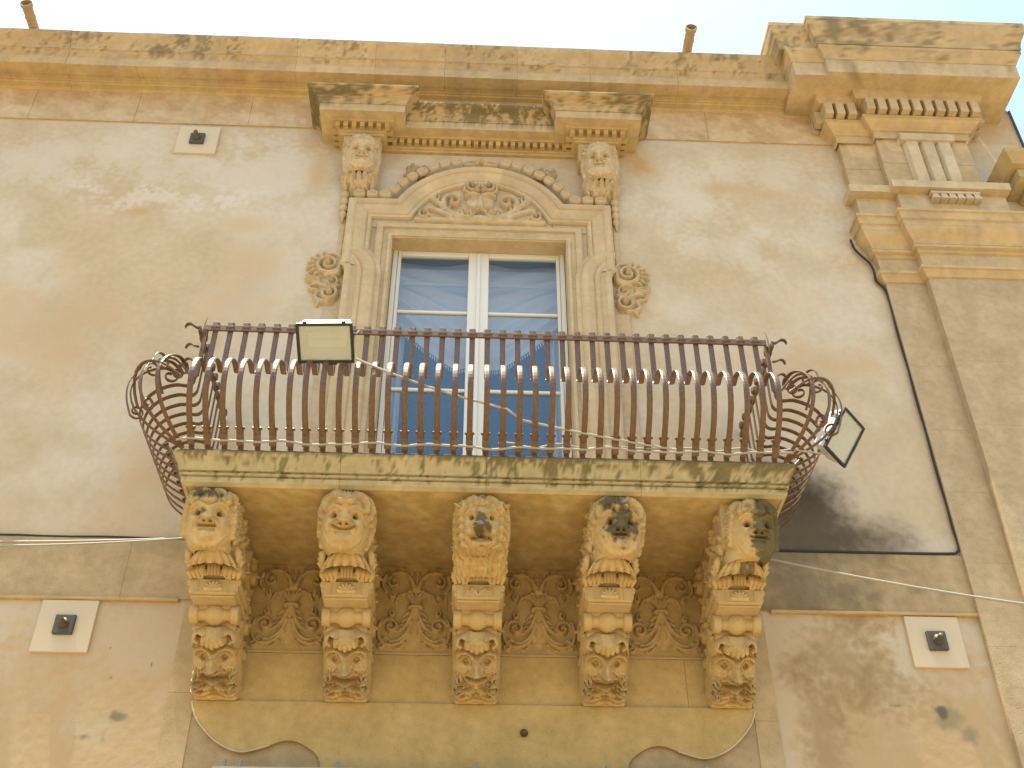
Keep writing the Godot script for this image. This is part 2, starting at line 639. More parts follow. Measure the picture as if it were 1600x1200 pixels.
# lime plaster: pinkish, with bleached and ochre patches, rain grime and repairs where the facade has them
func make_plaster() -> void:
	var w := 1080
	var h := 930
	var big := noise_img(w, h, 0.0045, 31, 4)
	var md := noise_img(w, h, 0.014, 32, 5)
	var fn := noise_img(w, h, 0.09, 33, 4)
	var st := noise_img(w, h, 0.005, 34, 4)
	var r := PackedFloat32Array()
	var g := PackedFloat32Array()
	var b := PackedFloat32Array()
	r.resize(w * h)
	g.resize(w * h)
	b.resize(w * h)
	for j in h:
		for i in w:
			var k := j * w + i
			var n1 := big[k] / 255.0
			var n2 := md[k] / 255.0
			var n3 := (fn[k] - 128) / 128.0
			var n4 := st[k] / 255.0
			var t := clampf((n1 - 0.5) * 2.6 + (n2 - 0.5) * 1.1 + 0.45, 0.0, 1.0)
			var u := clampf((n4 - 0.56) * 3.4 + (n2 - 0.5) * 1.6, 0.0, 1.0)
			var cr := lerpf(188.0, 195.0, t)
			var cg := lerpf(171.0, 183.0, t)
			var cb := lerpf(142.0, 160.0, t)
			cr = lerpf(cr, 186.0, u * 0.4)
			cg = lerpf(cg, 158.0, u * 0.35)
			cb = lerpf(cb, 122.0, u * 0.35)
			var e := n3 * 5.0 + (n2 - 0.5) * 10.0
			r[k] = cr + e
			g[k] = cg + e
			b[k] = cb + e * 1.1
	# patches: x, y, half sizes, colour, strength, ragged edge
	var P := [
		[-3.0, -1.6, 2.6, 1.3, Color8(176, 147, 104), 0.7, 0.7], [2.8, -1.5, 1.7, 1.3, Color8(174, 146, 104), 0.7, 0.7],
		[-1.9, 3.7, 0.75, 0.7, Color8(196, 191, 178), 0.60, 1.0], [-2.7, 3.75, 1.3, 0.45, Color8(196, 186, 168), 0.50, 1.1], [-3.9, 3.8, 0.9, 0.5, Color8(195, 184, 167), 0.50, 1.1], [-2.9, 3.35, 0.9, 0.16, Color8(204, 198, 184), 0.55, 1.8],
		[1.75, 3.55, 0.5, 0.6, Color8(201, 194, 174), 0.62, 1.0], [2.5, 3.9, 0.8, 0.30, Color8(197, 188, 168), 0.50, 1.1], [3.0, 3.2, 0.35, 0.6, Color8(198, 190, 172), 0.45, 1.2], [2.1, 2.9, 0.6, 0.3, Color8(198, 192, 174), 0.4, 1.4],
		[1.40, 3.95, 0.24, 0.26, Color8(185, 145, 92), 0.72, 0.7], [-1.50, 3.70, 0.14, 0.36, Color8(185, 153, 108), 0.55, 0.8], [2.15, 3.70, 0.40, 0.09, Color8(190, 157, 116), 0.6, 0.7], [2.55, 3.62, 0.25, 0.10, Color8(190, 159, 120), 0.5, 0.7],
		[-2.1, 0.55, 0.5, 0.35, Color8(181, 149, 108), 0.45, 1.2], [-3.6, 1.9, 0.7, 0.5, Color8(185, 157, 122), 0.4, 1.3], [2.6, 1.7, 0.8, 0.25, Color8(182, 152, 114), 0.42, 1.3], [-1.9, 2.4, 0.35, 0.7, Color8(187, 157, 118), 0.35, 1.2],
		[-2.05, 3.05, 0.30, 0.16, Color8(192, 166, 126), 0.5, 0.4], [-2.95, 3.17, 0.13, 0.07, Color8(185, 155, 104), 0.75, 0.25],
		[2.22, 0.36, 0.62, 0.52, Color8(72, 66, 56), 1.0, 0.30], [2.48, 0.10, 0.80, 0.34, Color8(84, 76, 62), 0.95, 0.30], [2.08, 0.10, 0.70, 0.36, Color8(98, 88, 71), 0.9, 0.30],
		[2.35, -0.80, 0.50, 0.45, Color8(138, 118, 82), 0.5, 0.8], [2.65, -0.95, 0.34, 0.45, Color8(142, 120, 84), 0.42, 0.9], [2.15, -1.2, 0.18, 0.6, Color8(140, 118, 84), 0.45, 0.9],
		[-2.36, -1.40, 0.085, 0.035, Color8(118, 118, 100), 0.9, 0.9], [-2.25, -1.41, 0.05, 0.065, Color8(146, 138, 112), 0.8, 0.9], [-2.19, -1.27, 0.065, 0.04, Color8(122, 118, 100), 0.85, 0.9],
		[2.98, -1.19, 0.10, 0.10, Color8(148, 136, 104), 0.85, 0.9], [2.95, -1.15, 0.035, 0.05, Color8(96, 92, 82), 0.85, 0.9], [3.09, -1.30, 0.065, 0.065, Color8(139, 132, 106), 0.85, 0.8],
		[2.66, -1.12, 0.10, 0.015, Color8(120, 106, 80), 0.7, 1.0], [-2.05, -0.93, 0.007, 0.022, Color8(96, 82, 60), 0.8, 0.4], [-2.28, -1.02, 0.006, 0.022, Color8(96, 82, 60), 0.8, 0.4], [-2.33, -0.82, 0.005, 0.012, Color8(96, 82, 60), 0.8, 0.4],
	]
	for q in P:
		var ia := maxi(int((q[0] - q[2] * 1.5 - WX0) * PPM), 0)
		var ib := mini(int((q[0] + q[2] * 1.5 - WX0) * PPM), w - 1)
		var ja := maxi(int((q[1] - q[3] * 1.5 - WY0) * PPM), 0)
		var jb := mini(int((q[1] + q[3] * 1.5 - WY0) * PPM), h - 1)
		var col: Color = q[4]
		var amt: float = q[5]
		var rag: float = q[6]
		for j in range(ja, jb + 1):
			var v: float = (WY0 + j / PPM - q[1]) / q[3]
			for i in range(ia, ib + 1):
				var u: float = (WX0 + i / PPM - q[0]) / q[2]
				var k := j * w + i
				var f := 1.0 - sqrt(u * u + v * v) + ((md[k] - 128) / 128.0 + (fn[k] - 128) / 200.0) * rag * 0.62
				if f <= 0.0:
					continue
				var m := smoothstep(0.0, 0.9, f) * amt
				r[k] = lerpf(r[k], col.r8, m)
				g[k] = lerpf(g[k], col.g8, m)
				b[k] = lerpf(b[k], col.b8, m)
	var px := PackedByteArray()
	px.resize(w * h * 3)
	var hp := PackedByteArray()
	hp.resize(w * h)
	for j in h:
		for i in w:
			var k := j * w + i
			var o := ((h - 1 - j) * w + i)
			px[o * 3] = clampi(int(r[k]), 0, 255)
			px[o * 3 + 1] = clampi(int(g[k]), 0, 255)
			px[o * 3 + 2] = clampi(int(b[k]), 0, 255)
			hp[o] = clampi(int(128 + (fn[k] - 128) * 0.45 + (md[k] - 128) * 0.7), 0, 255)
	var m2 := StandardMaterial3D.new()
	m2.albedo_texture = ImageTexture.create_from_image(Image.create_from_data(w, h, false, Image.FORMAT_RGB8, px))
	m2.roughness = 0.95
	m2.metallic_specular = 0.2
	m2.heightmap_enabled = true
	m2.heightmap_texture = ImageTexture.create_from_image(Image.create_from_data(w, h, false, Image.FORMAT_L8, hp))
	m2.heightmap_scale = 0.5
	M["plaster"] = m2
	M["plaster_size"] = Vector2(w / PPM, h / PPM)

func wall_uv(p: Vector3) -> Vector2:
	var sz: Vector2 = M.plaster_size
	return Vector2((p.x - WX0) / sz.x, 1.0 - (p.y - WY0) / sz.y)

func wall_quad(mb: MB, xa: float, xb: float, ya: float, yb: float, z := 0.0) -> void:
	var a := Vector3(xa, ya, z)
	var b := Vector3(xb, ya, z)
	var c := Vector3(xb, yb, z)
	var d := Vector3(xa, yb, z)
	mb.quad(a, b, c, d, Vector3(0, 0, 1), null, [wall_uv(a), wall_uv(b), wall_uv(c), wall_uv(d)])

# colours of weathered stone: a base with rain grime whose ragged patches reach a given share of the profile
func weather(base: Color, dark: Color, lo: float, hi: float, amount: float, streak := 0.5) -> Callable:
	return func(p: Vector3, f: float) -> Color:
		var a := n_mid.get_noise_3d(p.x * 1.6, p.y * 0.5, p.z * 1.6)
		var b := n_fine.get_noise_3d(p.x, p.y * 0.6, p.z)
		var c := n_big.get_noise_3d(p.x * 2.0, 3.0, p.z * 2.0)
		var k := 1.0 + a * 0.16 + b * 0.12
		var col := Color(base.r * k, base.g * k, base.b * k * (1.0 - a * 0.12))
		if f < lo or f > hi:
			return col
		var d := n_fine.get_noise_3d(p.x * 3.1, p.y * 2.0, p.z * 3.1)
		var m := clampf((a * 0.9 + b * 1.0 + d * 0.9 + c * streak + amount - 0.42) * 1.5, 0.0, 0.88)
		return col.lerp(dark, m)


# ------------------------------------------------------------------ the facade
func lines(pts: Array) -> Array:
	var o := []
	for k in range(0, pts.size(), 2):
		o.append(Vector2(pts[k], pts[k + 1]))
	return o

func stone_row(parent: Node, called: String, xa: float, xb: float, ya: float, yb: float, z: float, len0: float, base: Color, gap := 0.004, cb = null) -> void:
	var x := xa
	while x < xb - 0.01:
		var l := len0 * rng.randf_range(0.75, 1.25)
		var e := minf(x + l, xb)
		if xb - e < len0 * 0.4:
			e = xb
		var mb := MB.new()
		var co := tint(base, 0.035)
		var zz := z + rng.randf_range(0.0, 0.0015)
		if cb == null:
			mb.col = co
			mb.box(Vector3((x + e) * 0.5, (ya + yb) * 0.5, zz * 0.5 - 0.02), Vector3(e - x - gap, yb - ya - 0.001, zz + 0.04), 0.002)
		else:
			var nx := maxi(int((e - x) / 0.03), 1)
			var ny := maxi(int((yb - ya) / 0.03), 1)
			var P := PackedVector3Array()
			var C := PackedColorArray()
			for j in ny + 1:
				for i in nx + 1:
					var p := Vector3(lerpf(x + gap * 0.5, e - gap * 0.5, float(i) / nx), lerpf(ya, yb, float(j) / ny), zz)
					P.append(p)
					C.append(cb.call(p, co))
			mb.grid(P, nx + 1, ny + 1, false, 1.0, C)
			mb.col = co
			mb.box(Vector3((x + e) * 0.5, (ya + yb) * 0.5, zz * 0.5 - 0.021), Vector3(e - x - gap, yb - ya, zz + 0.037), 0.0)
		part(parent, called, mb.mesh(M.stone))
		x = e

func build_facade() -> void:
	var f := thing("palace_facade", "pinkish lime plastered baroque palace front with stone cornice and string course", "building")
	var mb := MB.new()
	wall_quad(mb, -9.0, -0.80, -5.55, 4.5)
	wall_quad(mb, 0.71, 4.2, -5.55, 4.5)
	wall_quad(mb, 4.2, 5.06, -5.55, 4.95)
	wall_quad(mb, -0.80, 0.71, 2.93, 4.5)
	wall_quad(mb, -0.80, 0.71, -5.55, 0.0)
	part(f, "plaster_wall", mb.mesh(M.plaster))
	# flank, roof and the mass behind, so that light only comes in through the window
	mb = MB.new()
	mb.col = STONE
	mb.quad(Vector3(5.06, -5.55, 0), Vector3(5.06, -5.55, -8), Vector3(5.06, 4.95, -8), Vector3(5.06, 4.95, 0), Vector3(1, 0, 0))
	mb.quad(Vector3(-9, -5.55, 0), Vector3(-9, -5.55, -8), Vector3(-9, 4.95, -8), Vector3(-9, 4.95, 0), Vector3(-1, 0, 0))
	mb.quad(Vector3(-9, -5.55, -8), Vector3(5.06, -5.55, -8), Vector3(5.06, 4.95, -8), Vector3(-9, 4.95, -8), Vector3(0, 0, -1))
	part(f, "side_wall", mb.mesh(M.stone))
	mb = MB.new()
	mb.col = Color(0.3, 0.25, 0.18)
	mb.box(Vector3(-1.97, 4.93, -4.0), Vector3(14.06, 0.06, 8.0))
	part(f, "flat_roof", mb.mesh(M.stone))
	# frieze stones under the cornice, half covered by plaster
	stone_row(f, "frieze_stone", -9.0, 3.22, 4.338, 4.82, 0.014, 0.95, Color(0.62, 0.49, 0.31), 0.003, func(p: Vector3, co: Color) -> Color:
		var a := n_mid.get_noise_2d(p.x * 1.2, p.y * 1.5)
		var b := n_fine.get_noise_2d(p.x, p.y)
		var t := clampf((a * 1.8 + b * 0.5 + (p.y - 4.56) * 2.2) * 5.0, 0.0, 1.0)
		return Color(co.r * 1.05, co.g * 1.06, co.b * 1.12).lerp(Color(0.56, 0.40, 0.235), t * 0.8) * (1.0 + b * 0.1))
	# main cornice, stone by stone
	var prof := lines([-0.05, 4.74, 0.02, 4.755, 0.03, 4.785, 0.075, 4.79, 0.085, 4.80, 0.10, 4.80, 0.105, 4.808, 0.16, 4.81, 0.165, 4.80, 0.285, 4.80, 0.288, 4.90, 0.272, 4.91, 0.272, 4.925])
	prof.append_array(lines([0.280, 4.96, 0.292, 4.985, 0.300, 4.993, 0.312, 4.998, 0.312, 5.018]))
	for k in 9:
		var u := k / 8.0
		prof.append(Vector2(0.312 + 0.058 * (u - sin(u * TAU) * 0.11), 5.022 + 0.145 * u))
	prof.append_array(lines([0.372, 5.19, -0.05, 5.205]))
	var x := -9.0
	while x < 2.95:
		var e := x + rng.randf_range(0.62, 0.98)
		if e > 2.5:
			e = 2.95
		mb = MB.new()
		var co := tint(Color(0.585, 0.455, 0.275), 0.08)
		var wc := weather(co, GRIME.lerp(co, 0.32), 0.42, 1.0, 0.28, 0.75)
		var dz := rng.randf_range(-0.003, 0.003)
		sweep_plan(mb, prof, [Vector2(x + 0.0008, dz), Vector2(e - 0.0008, dz)], 0.025, wc)
		part(f, "cornice_stone", mb.mesh(M.stone))
		x = e
	# string course: a flush band of cut stones with a thin lip
	var band := func(p: Vector3, co: Color) -> Color:
		var a := n_mid.get_noise_2d(p.x * 1.1, p.y * 1.4)
		var b := n_fine.get_noise_2d(p.x, p.y)
		var s := clampf(1.25 - absf(p.x - 2.25) / 0.75 + a * 0.9 + b * 0.5, 0.0, 1.0) if p.x > 1.5 else 0.0
		return (co * (1.0 + a * 0.12 + b * 0.08)).lerp(Color(0.19, 0.165, 0.115), s * 0.75)
	stone_row(f, "band_stone", -9.0, -1.72, -0.473, -0.028, 0.016, 0.62, Color(0.54, 0.425, 0.265), 0.0012, band)
	stone_row(f, "band_stone", 1.72, 3.36, -0.473, -0.028, 0.016, 0.55, Color(0.54, 0.425, 0.265), 0.0012, band)
	for seg in [[-9.0, -1.95], [1.95, 3.37]]:
		mb = MB.new()
		mb.col = Color(0.58, 0.43, 0.23)
		mb.box(Vector3((seg[0] + seg[1]) * 0.5, -0.482, 0.008), Vector3(seg[1] - seg[0], 0.022, 0.05), 0.006)
		part(f, "band_lip", mb.mesh(M.stone))
	# piers of the portal below the balcony
	for s in [[-1.905, -1.735], [1.745, 1.895]]:
		var y := -0.50
		while y > -5.5:
			var hgt := rng.randf_range(0.5, 0.75)
			mb = MB.new()
			mb.col = tint(Color(0.54, 0.42, 0.25), 0.02)
			mb.box(Vector3((s[0] + s[1]) * 0.5, y - hgt * 0.5, -0.01), Vector3(s[1] - s[0], hgt - 0.001, 0.05), 0.002)
			part(f, "pier_stone", mb.mesh(M.stone))
			y -= hgt
	# stones of the wall between and below the corbels
	stone_row(f, "ashlar_stone", -1.735, 1.745, -1.162, -0.835, 0.012, 0.78, Color(0.55, 0.41, 0.18), 0.0012)
	stone_row(f, "ashlar_stone", -1.735, 1.745, -0.835, -0.20, 0.008, 0.8, Color(0.55, 0.405, 0.18), 0.0012)
	# rounded plate over the portal arch with its double curved lower edge
	var edge := [Vector2(-1.745, -1.166)]
	edge.append_array(Relief.smooth(lines([-1.745, -1.18, -1.70, -1.28, -1.60, -1.39, -1.50, -1.455, -1.39, -1.485, -1.26, -1.452, -1.13, -1.41, -1.01, -1.448, -0.923, -1.544, -0.90, -1.80, -0.89, -2.4]), 5))
	var full := edge.duplicate()
	for k in edge.size():
		var q: Vector2 = edge[edge.size() - 1 - k]
		full.append(Vector2(0.005 - q.x if q.x > -1.0 else 0.005 - q.x, q.y + 0.0))
	var t3 := Geometry2D.triangulate_polygon(PackedVector2Array(full))
	mb = MB.new()
	mb.col = Color(0.54, 0.40, 0.175)
	for k in range(0, t3.size(), 3):
		mb.tri(Vector3(full[t3[k]].x, full[t3[k]].y, 0.035), Vector3(full[t3[k + 1]].x, full[t3[k + 1]].y, 0.035), Vector3(full[t3[k + 2]].x, full[t3[k + 2]].y, 0.035), Vector3(0, 0, 1))
	for k in full.size() - 1:
		var a: Vector2 = full[k]
		var b: Vector2 = full[k + 1]
		mb.quad(Vector3(a.x, a.y, 0.035), Vector3(b.x, b.y, 0.035), Vector3(b.x, b.y, -0.12), Vector3(a.x, a.y, -0.12), Vector3(a.y - b.y, b.x - a.x, 0.0) * (1.0 if a.x < 0 else 1.0) * -1.0)
	part(f, "portal_plate", mb.mesh(M.stone))
	for s in [-1.0, 1.0]:
		mb = MB.new()
		mb.col = PALE
		var rim := []
		for k in range(1, 28):
			rim.append(Vector3((edge[k].x if s < 0 else 0.005 - edge[k].x), edge[k].y, 0.036))
		mb.tube(rim, 0.006, 6)
		part(f, "plate_rim", mb.mesh(M.stone))
	# hollow spandrels under the double curve
	mb = MB.new()
	mb.col = Color(0.47, 0.36, 0.21)
	mb.box(Vector3(0.005, -2.6, -0.016), Vector3(3.48, 2.86, 0.048))
	part(f, "portal_wall", mb.mesh(M.stone))
	# an old iron peg set in the plate
	mb = MB.new()
	mb.lathe(Vector3(0.301, -1.345, 0.035), Vector3(0, -0.2, 1).normalized(), [Vector2(0, 0.022), Vector2(0.012, 0.026), Vector2(0.02, 0.013), Vector2(0.05, 0.012), Vector2(0.052, 0.0)], 8)
	part(f, "iron_peg", mb.mesh(M.bolt))
	# seams between the plate's stones
	# drainpipe down the corner
	mb = MB.new()
	mb.tube([Vector3(5.07, 4.93, 0.01), Vector3(5.07, 2.0, 0.01), Vector3(5.07, -5.5, 0.01)], 0.014, 8)
	part(f, "drainpipe", mb.mesh(M.lead))
	# ledge with bolts above the portal
	var l := thing("portal_ledge", "pale stone ledge with grey metal studs, below the carved corbels", "ledge", Vector3(0, -1.645, 0))
	mb = MB.new()
	mb.col = PALE
	mb.box(Vector3(0.03, -0.035, 0.11), Vector3(3.10, 0.10, 0.20), 0.01)
	part(l, "shelf", mb.mesh(M.stone))
	for bx in [-1.46, -1.37, -0.80, 0.007, 0.79, 1.377, 1.503]:
		mb = MB.new()
		mb.lathe(Vector3(bx, 0.012, 0.15), Vector3(0, 1, 0), [Vector2(0, 0.02), Vector2(0.02, 0.02), Vector2(0.022, 0.010), Vector2(0.045, 0.010), Vector2(0.046, 0.013), Vector2(0.056, 0.013), Vector2(0.058, 0.0)], 8)
		part(l, "stud", mb.mesh(M.zinc))

# rain spouts and anchor plates
func build_fittings() -> void:
	var spots := [[-4.275, "short clay rain spout on the roof edge, above the plain plaster wall"], [1.897, "short clay rain spout on the roof edge, beside the stepped corner cornice"]]
	for s in spots:
		var o := thing("rain_spout", s[1], "spout", Vector3(s[0], 5.245, 0.30), "rain spouts on the roof edge")
		var mb := MB.new()
		mb.col = Color(0.47, 0.37, 0.25)
		mb.lathe(Vector3(0, 0.0, -0.3), Vector3(0, 0.03, 1).normalized(), [Vector2(0, 0.046), Vector2(0.44, 0.046), Vector2(0.445, 0.05), Vector2(0.46, 0.05), Vector2(0.465, 0.046), Vector2(0.555, 0.046), Vector2(0.56, 0.054), Vector2(0.60, 0.056), Vector2(0.602, 0.044), Vector2(0.30, 0.040)], 18)
		part(o, "pipe", mb.mesh(M.stone))
		mb = MB.new()
		mb.box(Vector3(0, -0.045, -0.1), Vector3(0.13, 0.05, 0.30), 0.01)
		mb.col = STONE
		part(o, "mortar_bed", mb.mesh(M.stone))
	var pl := [[-2.82, -0.496, "pale square anchor pad with rusty nut on its plate, beside the carved corbels", 0.363], [2.841, -0.499, "pale square anchor pad with dark nut, beside the soot stained band and pilaster", 0.363], [-2.794, 4.2915, "pale square anchor pad with dark bolt, touching the groove under the roof cornice", 0.366]]
	for q in pl:
		var a: float = q[3]
		var o := thing("anchor_plate", q[2], "anchor plate", Vector3(q[0] + a * 0.5, q[1] - a * 0.5, 0.0), "tie rod anchors on the facade")
		var mb := MB.new()
		mb.box(Vector3(0, 0, 0.010), Vector3(a, a, 0.028), 0.004)
		part(o, "stucco_pad", mb.mesh(M.stucco))
		mb = MB.new()
		mb.box(Vector3(0.0, 0.0, 0.036), Vector3(0.128, 0.135, 0.026), 0.005)
		part(o, "steel_plate", mb.mesh(M.lead))
		mb = MB.new()
		mb.lathe(Vector3(0, 0.0, 0.046), Vector3(0, 0, 1), [Vector2(0, 0.034), Vector2(0.028, 0.034), Vector2(0.03, 0.02), Vector2(0.075, 0.019), Vector2(0.078, 0.0)], 6)
		part(o, "nut", mb.mesh(M.bolt))

# ------------------------------------------------------------------ corner pilaster with its entablature
func build_pilaster() -> void:
	var o := thing("corner_pilaster", "tall stepped stone pilaster carrying a triglyph block and heavy projecting cornice", "pilaster")
	var mb: MB
	var warm := Color(0.60, 0.47, 0.285)
	# shaft stones in two planes
	for s in [[3.35, 3.68, 0.05], [3.68, 4.95, 0.13]]:
		var y := 2.60
		var hs := [0.95, 0.62, 0.55, 0.58, 0.62, 0.55, 0.6, 0.6, 0.6, 0.6, 0.6, 0.6, 0.7]
		for hgt in hs:
			if y < -5.5:
				break
			mb = MB.new()
			mb.col = tint(Color(0.535, 0.435, 0.295), 0.015)
			mb.box(Vector3((s[0] + s[1]) * 0.5, y - hgt * 0.5, s[2] * 0.5 - 0.02), Vector3(s[1] - s[0], hgt - 0.0008, s[2] + 0.04 + rng.randf_range(0, 0.0004)), 0.0006)
			part(o, "shaft_stone", mb.mesh(M.stone))
			y -= hgt
	var mk := func(called: String, prof: Array, za: float, zb: float, xa: float, xb: float, xr: float, wc: Callable, ret := false) -> void:
		var b := MB.new()
		var path := [Vector2(xa, -0.05), Vector2(xa, za), Vector2(xb, za), Vector2(xb, zb), Vector2(xr, zb)]
		if ret:
			path.append(Vector2(xr, -0.3))
		sweep_plan(b, prof, path, 0.035, wc, false, not ret)
		part(o, called, b.mesh(M.stone))
	var plain := weather(warm, GRIME, 2.0, 3.0, 0.0)
	var wpale := weather(Color(0.64, 0.53, 0.36), GRIME, 2.0, 3.0, 0.0)
	var wdark := weather(warm, GRIME.lerp(warm, 0.28), 0.0, 1.0, 0.56, 0.8)
	# astragal, neck, ogee and abacus of the capital
	mk.call("astragal", lines([-0.02, 2.53, 0.015, 2.54, 0.03, 2.575, 0.045, 2.60, 0.06, 2.605, 0.06, 2.635, 0.0, 2.64]), 0.05, 0.13, 3.35, 3.68, 5.6, plain)
	mk.call("neck", lines([0.005, 2.635, 0.012, 2.80, 0.03, 2.81, 0.03, 2.84, 0.06, 2.85, 0.06, 2.875, 0.0, 2.88]), 0.05, 0.13, 3.34, 3.675, 5.6, plain)
	var og := lines([0.03, 2.876])
	for k in 9:
		var u := k / 8.0
		og.append(Vector2(0.055 + 0.07 * (u * u * (3 - 2 * u)), 2.885 + 0.15 * u))
	og.append_array(lines([0.13, 3.04, 0.13, 3.095, 0.145, 3.10, 0.15, 3.175, 0.165, 3.18, 0.165, 3.20, -0.02, 3.215]))
	mk.call("capital_moulding", og, 0.05, 0.13, 3.34, 3.675, 5.6, plain)
	# smooth architrave, taenia with guttae, frieze
	mk.call("architrave", lines([0.0, 3.20, 0.0, 3.52]), 0.10, 0.17, 3.27, 3.62, 4.58, wpale, true)
	mk.call("taenia", lines([0.0, 3.515, 0.085, 3.518, 0.088, 3.60, 0.0, 3.615]), 0.10, 0.17, 3.285, 3.64, 4.52, wpale, true)
	var gx := 3.93
	mb = MB.new()
	mb.col = PALE
	mb.box(Vector3(4.11, 3.488, 0.20), Vector3(0.44, 0.03, 0.07), 0.004)
	part(o, "regula", mb.mesh(M.stone))
	for k in 6:
		mb = MB.new()
		mb.col = tint(PALE, 0.04)
		var cx := 3.925 + k * 0.0735
		var A := [Vector3(cx - 0.022, 3.472, 0.19), Vector3(cx + 0.022, 3.472, 0.19), Vector3(cx + 0.022, 3.472, 0.228), Vector3(cx - 0.022, 3.472, 0.228)]
		var B := [Vector3(cx - 0.034, 3.40, 0.17), Vector3(cx + 0.034, 3.40, 0.17), Vector3(cx + 0.034, 3.40, 0.246), Vector3(cx - 0.034, 3.40, 0.246)]
		for e in 4:
			mb.quad(A[e], A[(e + 1) % 4], B[(e + 1) % 4], B[e], (A[e] + A[(e + 1) % 4]) * 0.5 - Vector3(cx, 3.472, 0.209))
		mb.quad(B[0], B[1], B[2], B[3], Vector3(0, -1, 0))
		part(o, "gutta", mb.mesh(M.stone))
	for s in [[3.26, 3.585, 0.08, 3.60, 3.93], [3.26, 3.585, 0.08, 3.93, 4.32], [3.585, 4.435, 0.15, 3.60, 3.95], [3.585, 4.435, 0.15, 3.95, 4.32]]:
		mb = MB.new()
		mb.col = tint(Color(0.59, 0.46, 0.29), 0.06)
		mb.box(Vector3((s[0] + s[1]) * 0.5, (s[3] + s[4]) * 0.5, s[2] * 0.5 - 0.1), Vector3(s[1] - s[0], s[4] - s[3] - 0.003, s[2] + 0.2), 0.003)
		part(o, "frieze_stone", mb.mesh(M.stone))
	for k in 3:
		mb = MB.new()
		mb.col = tint(PALE, 0.04)
		var cx := 3.885 + k * 0.15
		var zf := 0.205
		for seg in [[3.60, 3.86], [3.86, 4.20]]:
			var a := Vector3(cx - 0.05, seg[0], zf)
			mb.quad(a, a + Vector3(0.1, 0, 0), a + Vector3(0.1, seg[1] - seg[0], 0), a + Vector3(0, seg[1] - seg[0], 0), Vector3(0, 0, 1))
			for sd in [-1.0, 1.0]:
				var p := Vector3(cx + sd * 0.05, seg[0], zf)
				var q := Vector3(cx + sd * 0.073, seg[0], 0.155)
				var up := Vector3(0, seg[1] - seg[0], 0)
				mb.quad(p, q, q + up, p + up, Vector3(sd, 0, 0.5))
		part(o, "triglyph_bar", mb.mesh(M.stone))
	mb = MB.new()
	mb.col = PALE
	mb.box(Vector3(4.035, 4.245, 0.17), Vector3(0.50, 0.09, 0.11), 0.004)
	part(o, "triglyph_cap", mb.mesh(M.stone))
	# bed moulding, dentils, corona and crown
	mk.call("bed_moulding", lines([0.0, 4.26, 0.01, 4.26, 0.012, 4.34, 0.03, 4.345, 0.035, 4.36, 0.06, 4.38, 0.09, 4.405, 0.105, 4.43, 0.12, 4.435, 0.12, 4.455, 0.0, 4.46]), 0.10, 0.17, 3.245, 3.575, 4.445, plain, true)
	mk.call("dentil_band", lines([0.06, 4.445, 0.085, 4.45, 0.085, 4.64, 0.15, 4.645, 0.16, 4.68, 0.175, 4.69, 0.175, 4.755]), 0.10, 0.17, 3.245, 3.575, 4.445, plain, true)
	var dn := func(x: float, z: float, sx: float, sz: float) -> void:
		var b := MB.new()
		b.col = tint(Color(0.61, 0.48, 0.30), 0.05)
		b.box(Vector3(x, 4.545, z), Vector3(sx, 0.165, sz), 0.004)
		part(o, "dentil", b.mesh(M.stone))
	for k in 10:
		dn.call(3.53 + k * 0.109, 0.295, 0.076, 0.12)
	for k in 3:
		dn.call(3.16 + k * 0.109, 0.225, 0.076, 0.12)
	for k in 3:
		dn.call(4.565, 0.20 - k * 0.109, 0.12, 0.076)
	for k in 2:
		dn.call(3.125, 0.13 - k * 0.109, 0.12, 0.076)
	mk.call("corona", lines([0.10, 4.75, 0.385, 4.75, 0.39, 4.93, 0.10, 4.935]), 0.10, 0.145, 3.22, 3.52, 4.54, weather(Color(0.62, 0.50, 0.33), GRIME.lerp(warm, 0.4), 0.3, 1.0, 0.12, 0.5), true)
	mk.call("cornice_ovolo", lines([0.10, 4.93, 0.395, 4.932, 0.41, 4.96, 0.425, 5.0, 0.445, 5.035, 0.45, 5.04, 0.45, 5.075, 0.10, 5.085]), 0.10, 0.145, 3.22, 3.52, 4.54, weather(warm, GRIME.lerp(warm, 0.3), 0.4, 1.0, 0.30, 0.7), true)
	var cr := lines([0.10, 5.08, 0.455, 5.082])
	for k in 11:
		var u := k / 10.0
		cr.append(Vector2(0.46 + 0.07 * (u - sin(u * TAU) * 0.12), 5.09 + 0.26 * u))
	cr.append_array(lines([0.535, 5.355, 0.535, 5.40, 0.10, 5.41]))
	mk.call("crown_moulding", cr, 0.06, 0.145, 3.18, 3.51, 4.54, wdark, true)
	# hood over the window of the next bay
	var hd := thing("window_hood", "moulded stone window hood fragment behind the triglyph block at the building corner", "window hood")
	for spec in [["crown", lines([0.0, 3.74, 0.36, 3.745, 0.44, 3.82, 0.45, 3.85, 0.0, 3.86])], ["corona", lines([0.0, 3.64, 0.30, 3.645, 0.305, 3.735, 0.0, 3.745])], ["bed_moulding", lines([0.0, 3.50, 0.10, 3.505, 0.13, 3.56, 0.20, 3.60, 0.20, 3.645, 0.0, 3.65])]]:
		mb = MB.new()
		sweep_plan(mb, spec[1], [Vector2(5.0, -0.3), Vector2(5.0, 0.0), Vector2(5.058, 0.0)], 0.05, weather(Color(0.56, 0.45, 0.27), GRIME.lerp(warm, 0.5), 0.5, 1.0, 0.1))
		part(hd, spec[0], mb.mesh(M.stone))


# ------------------------------------------------------------------ window and its carved surround
const DX := -0.044

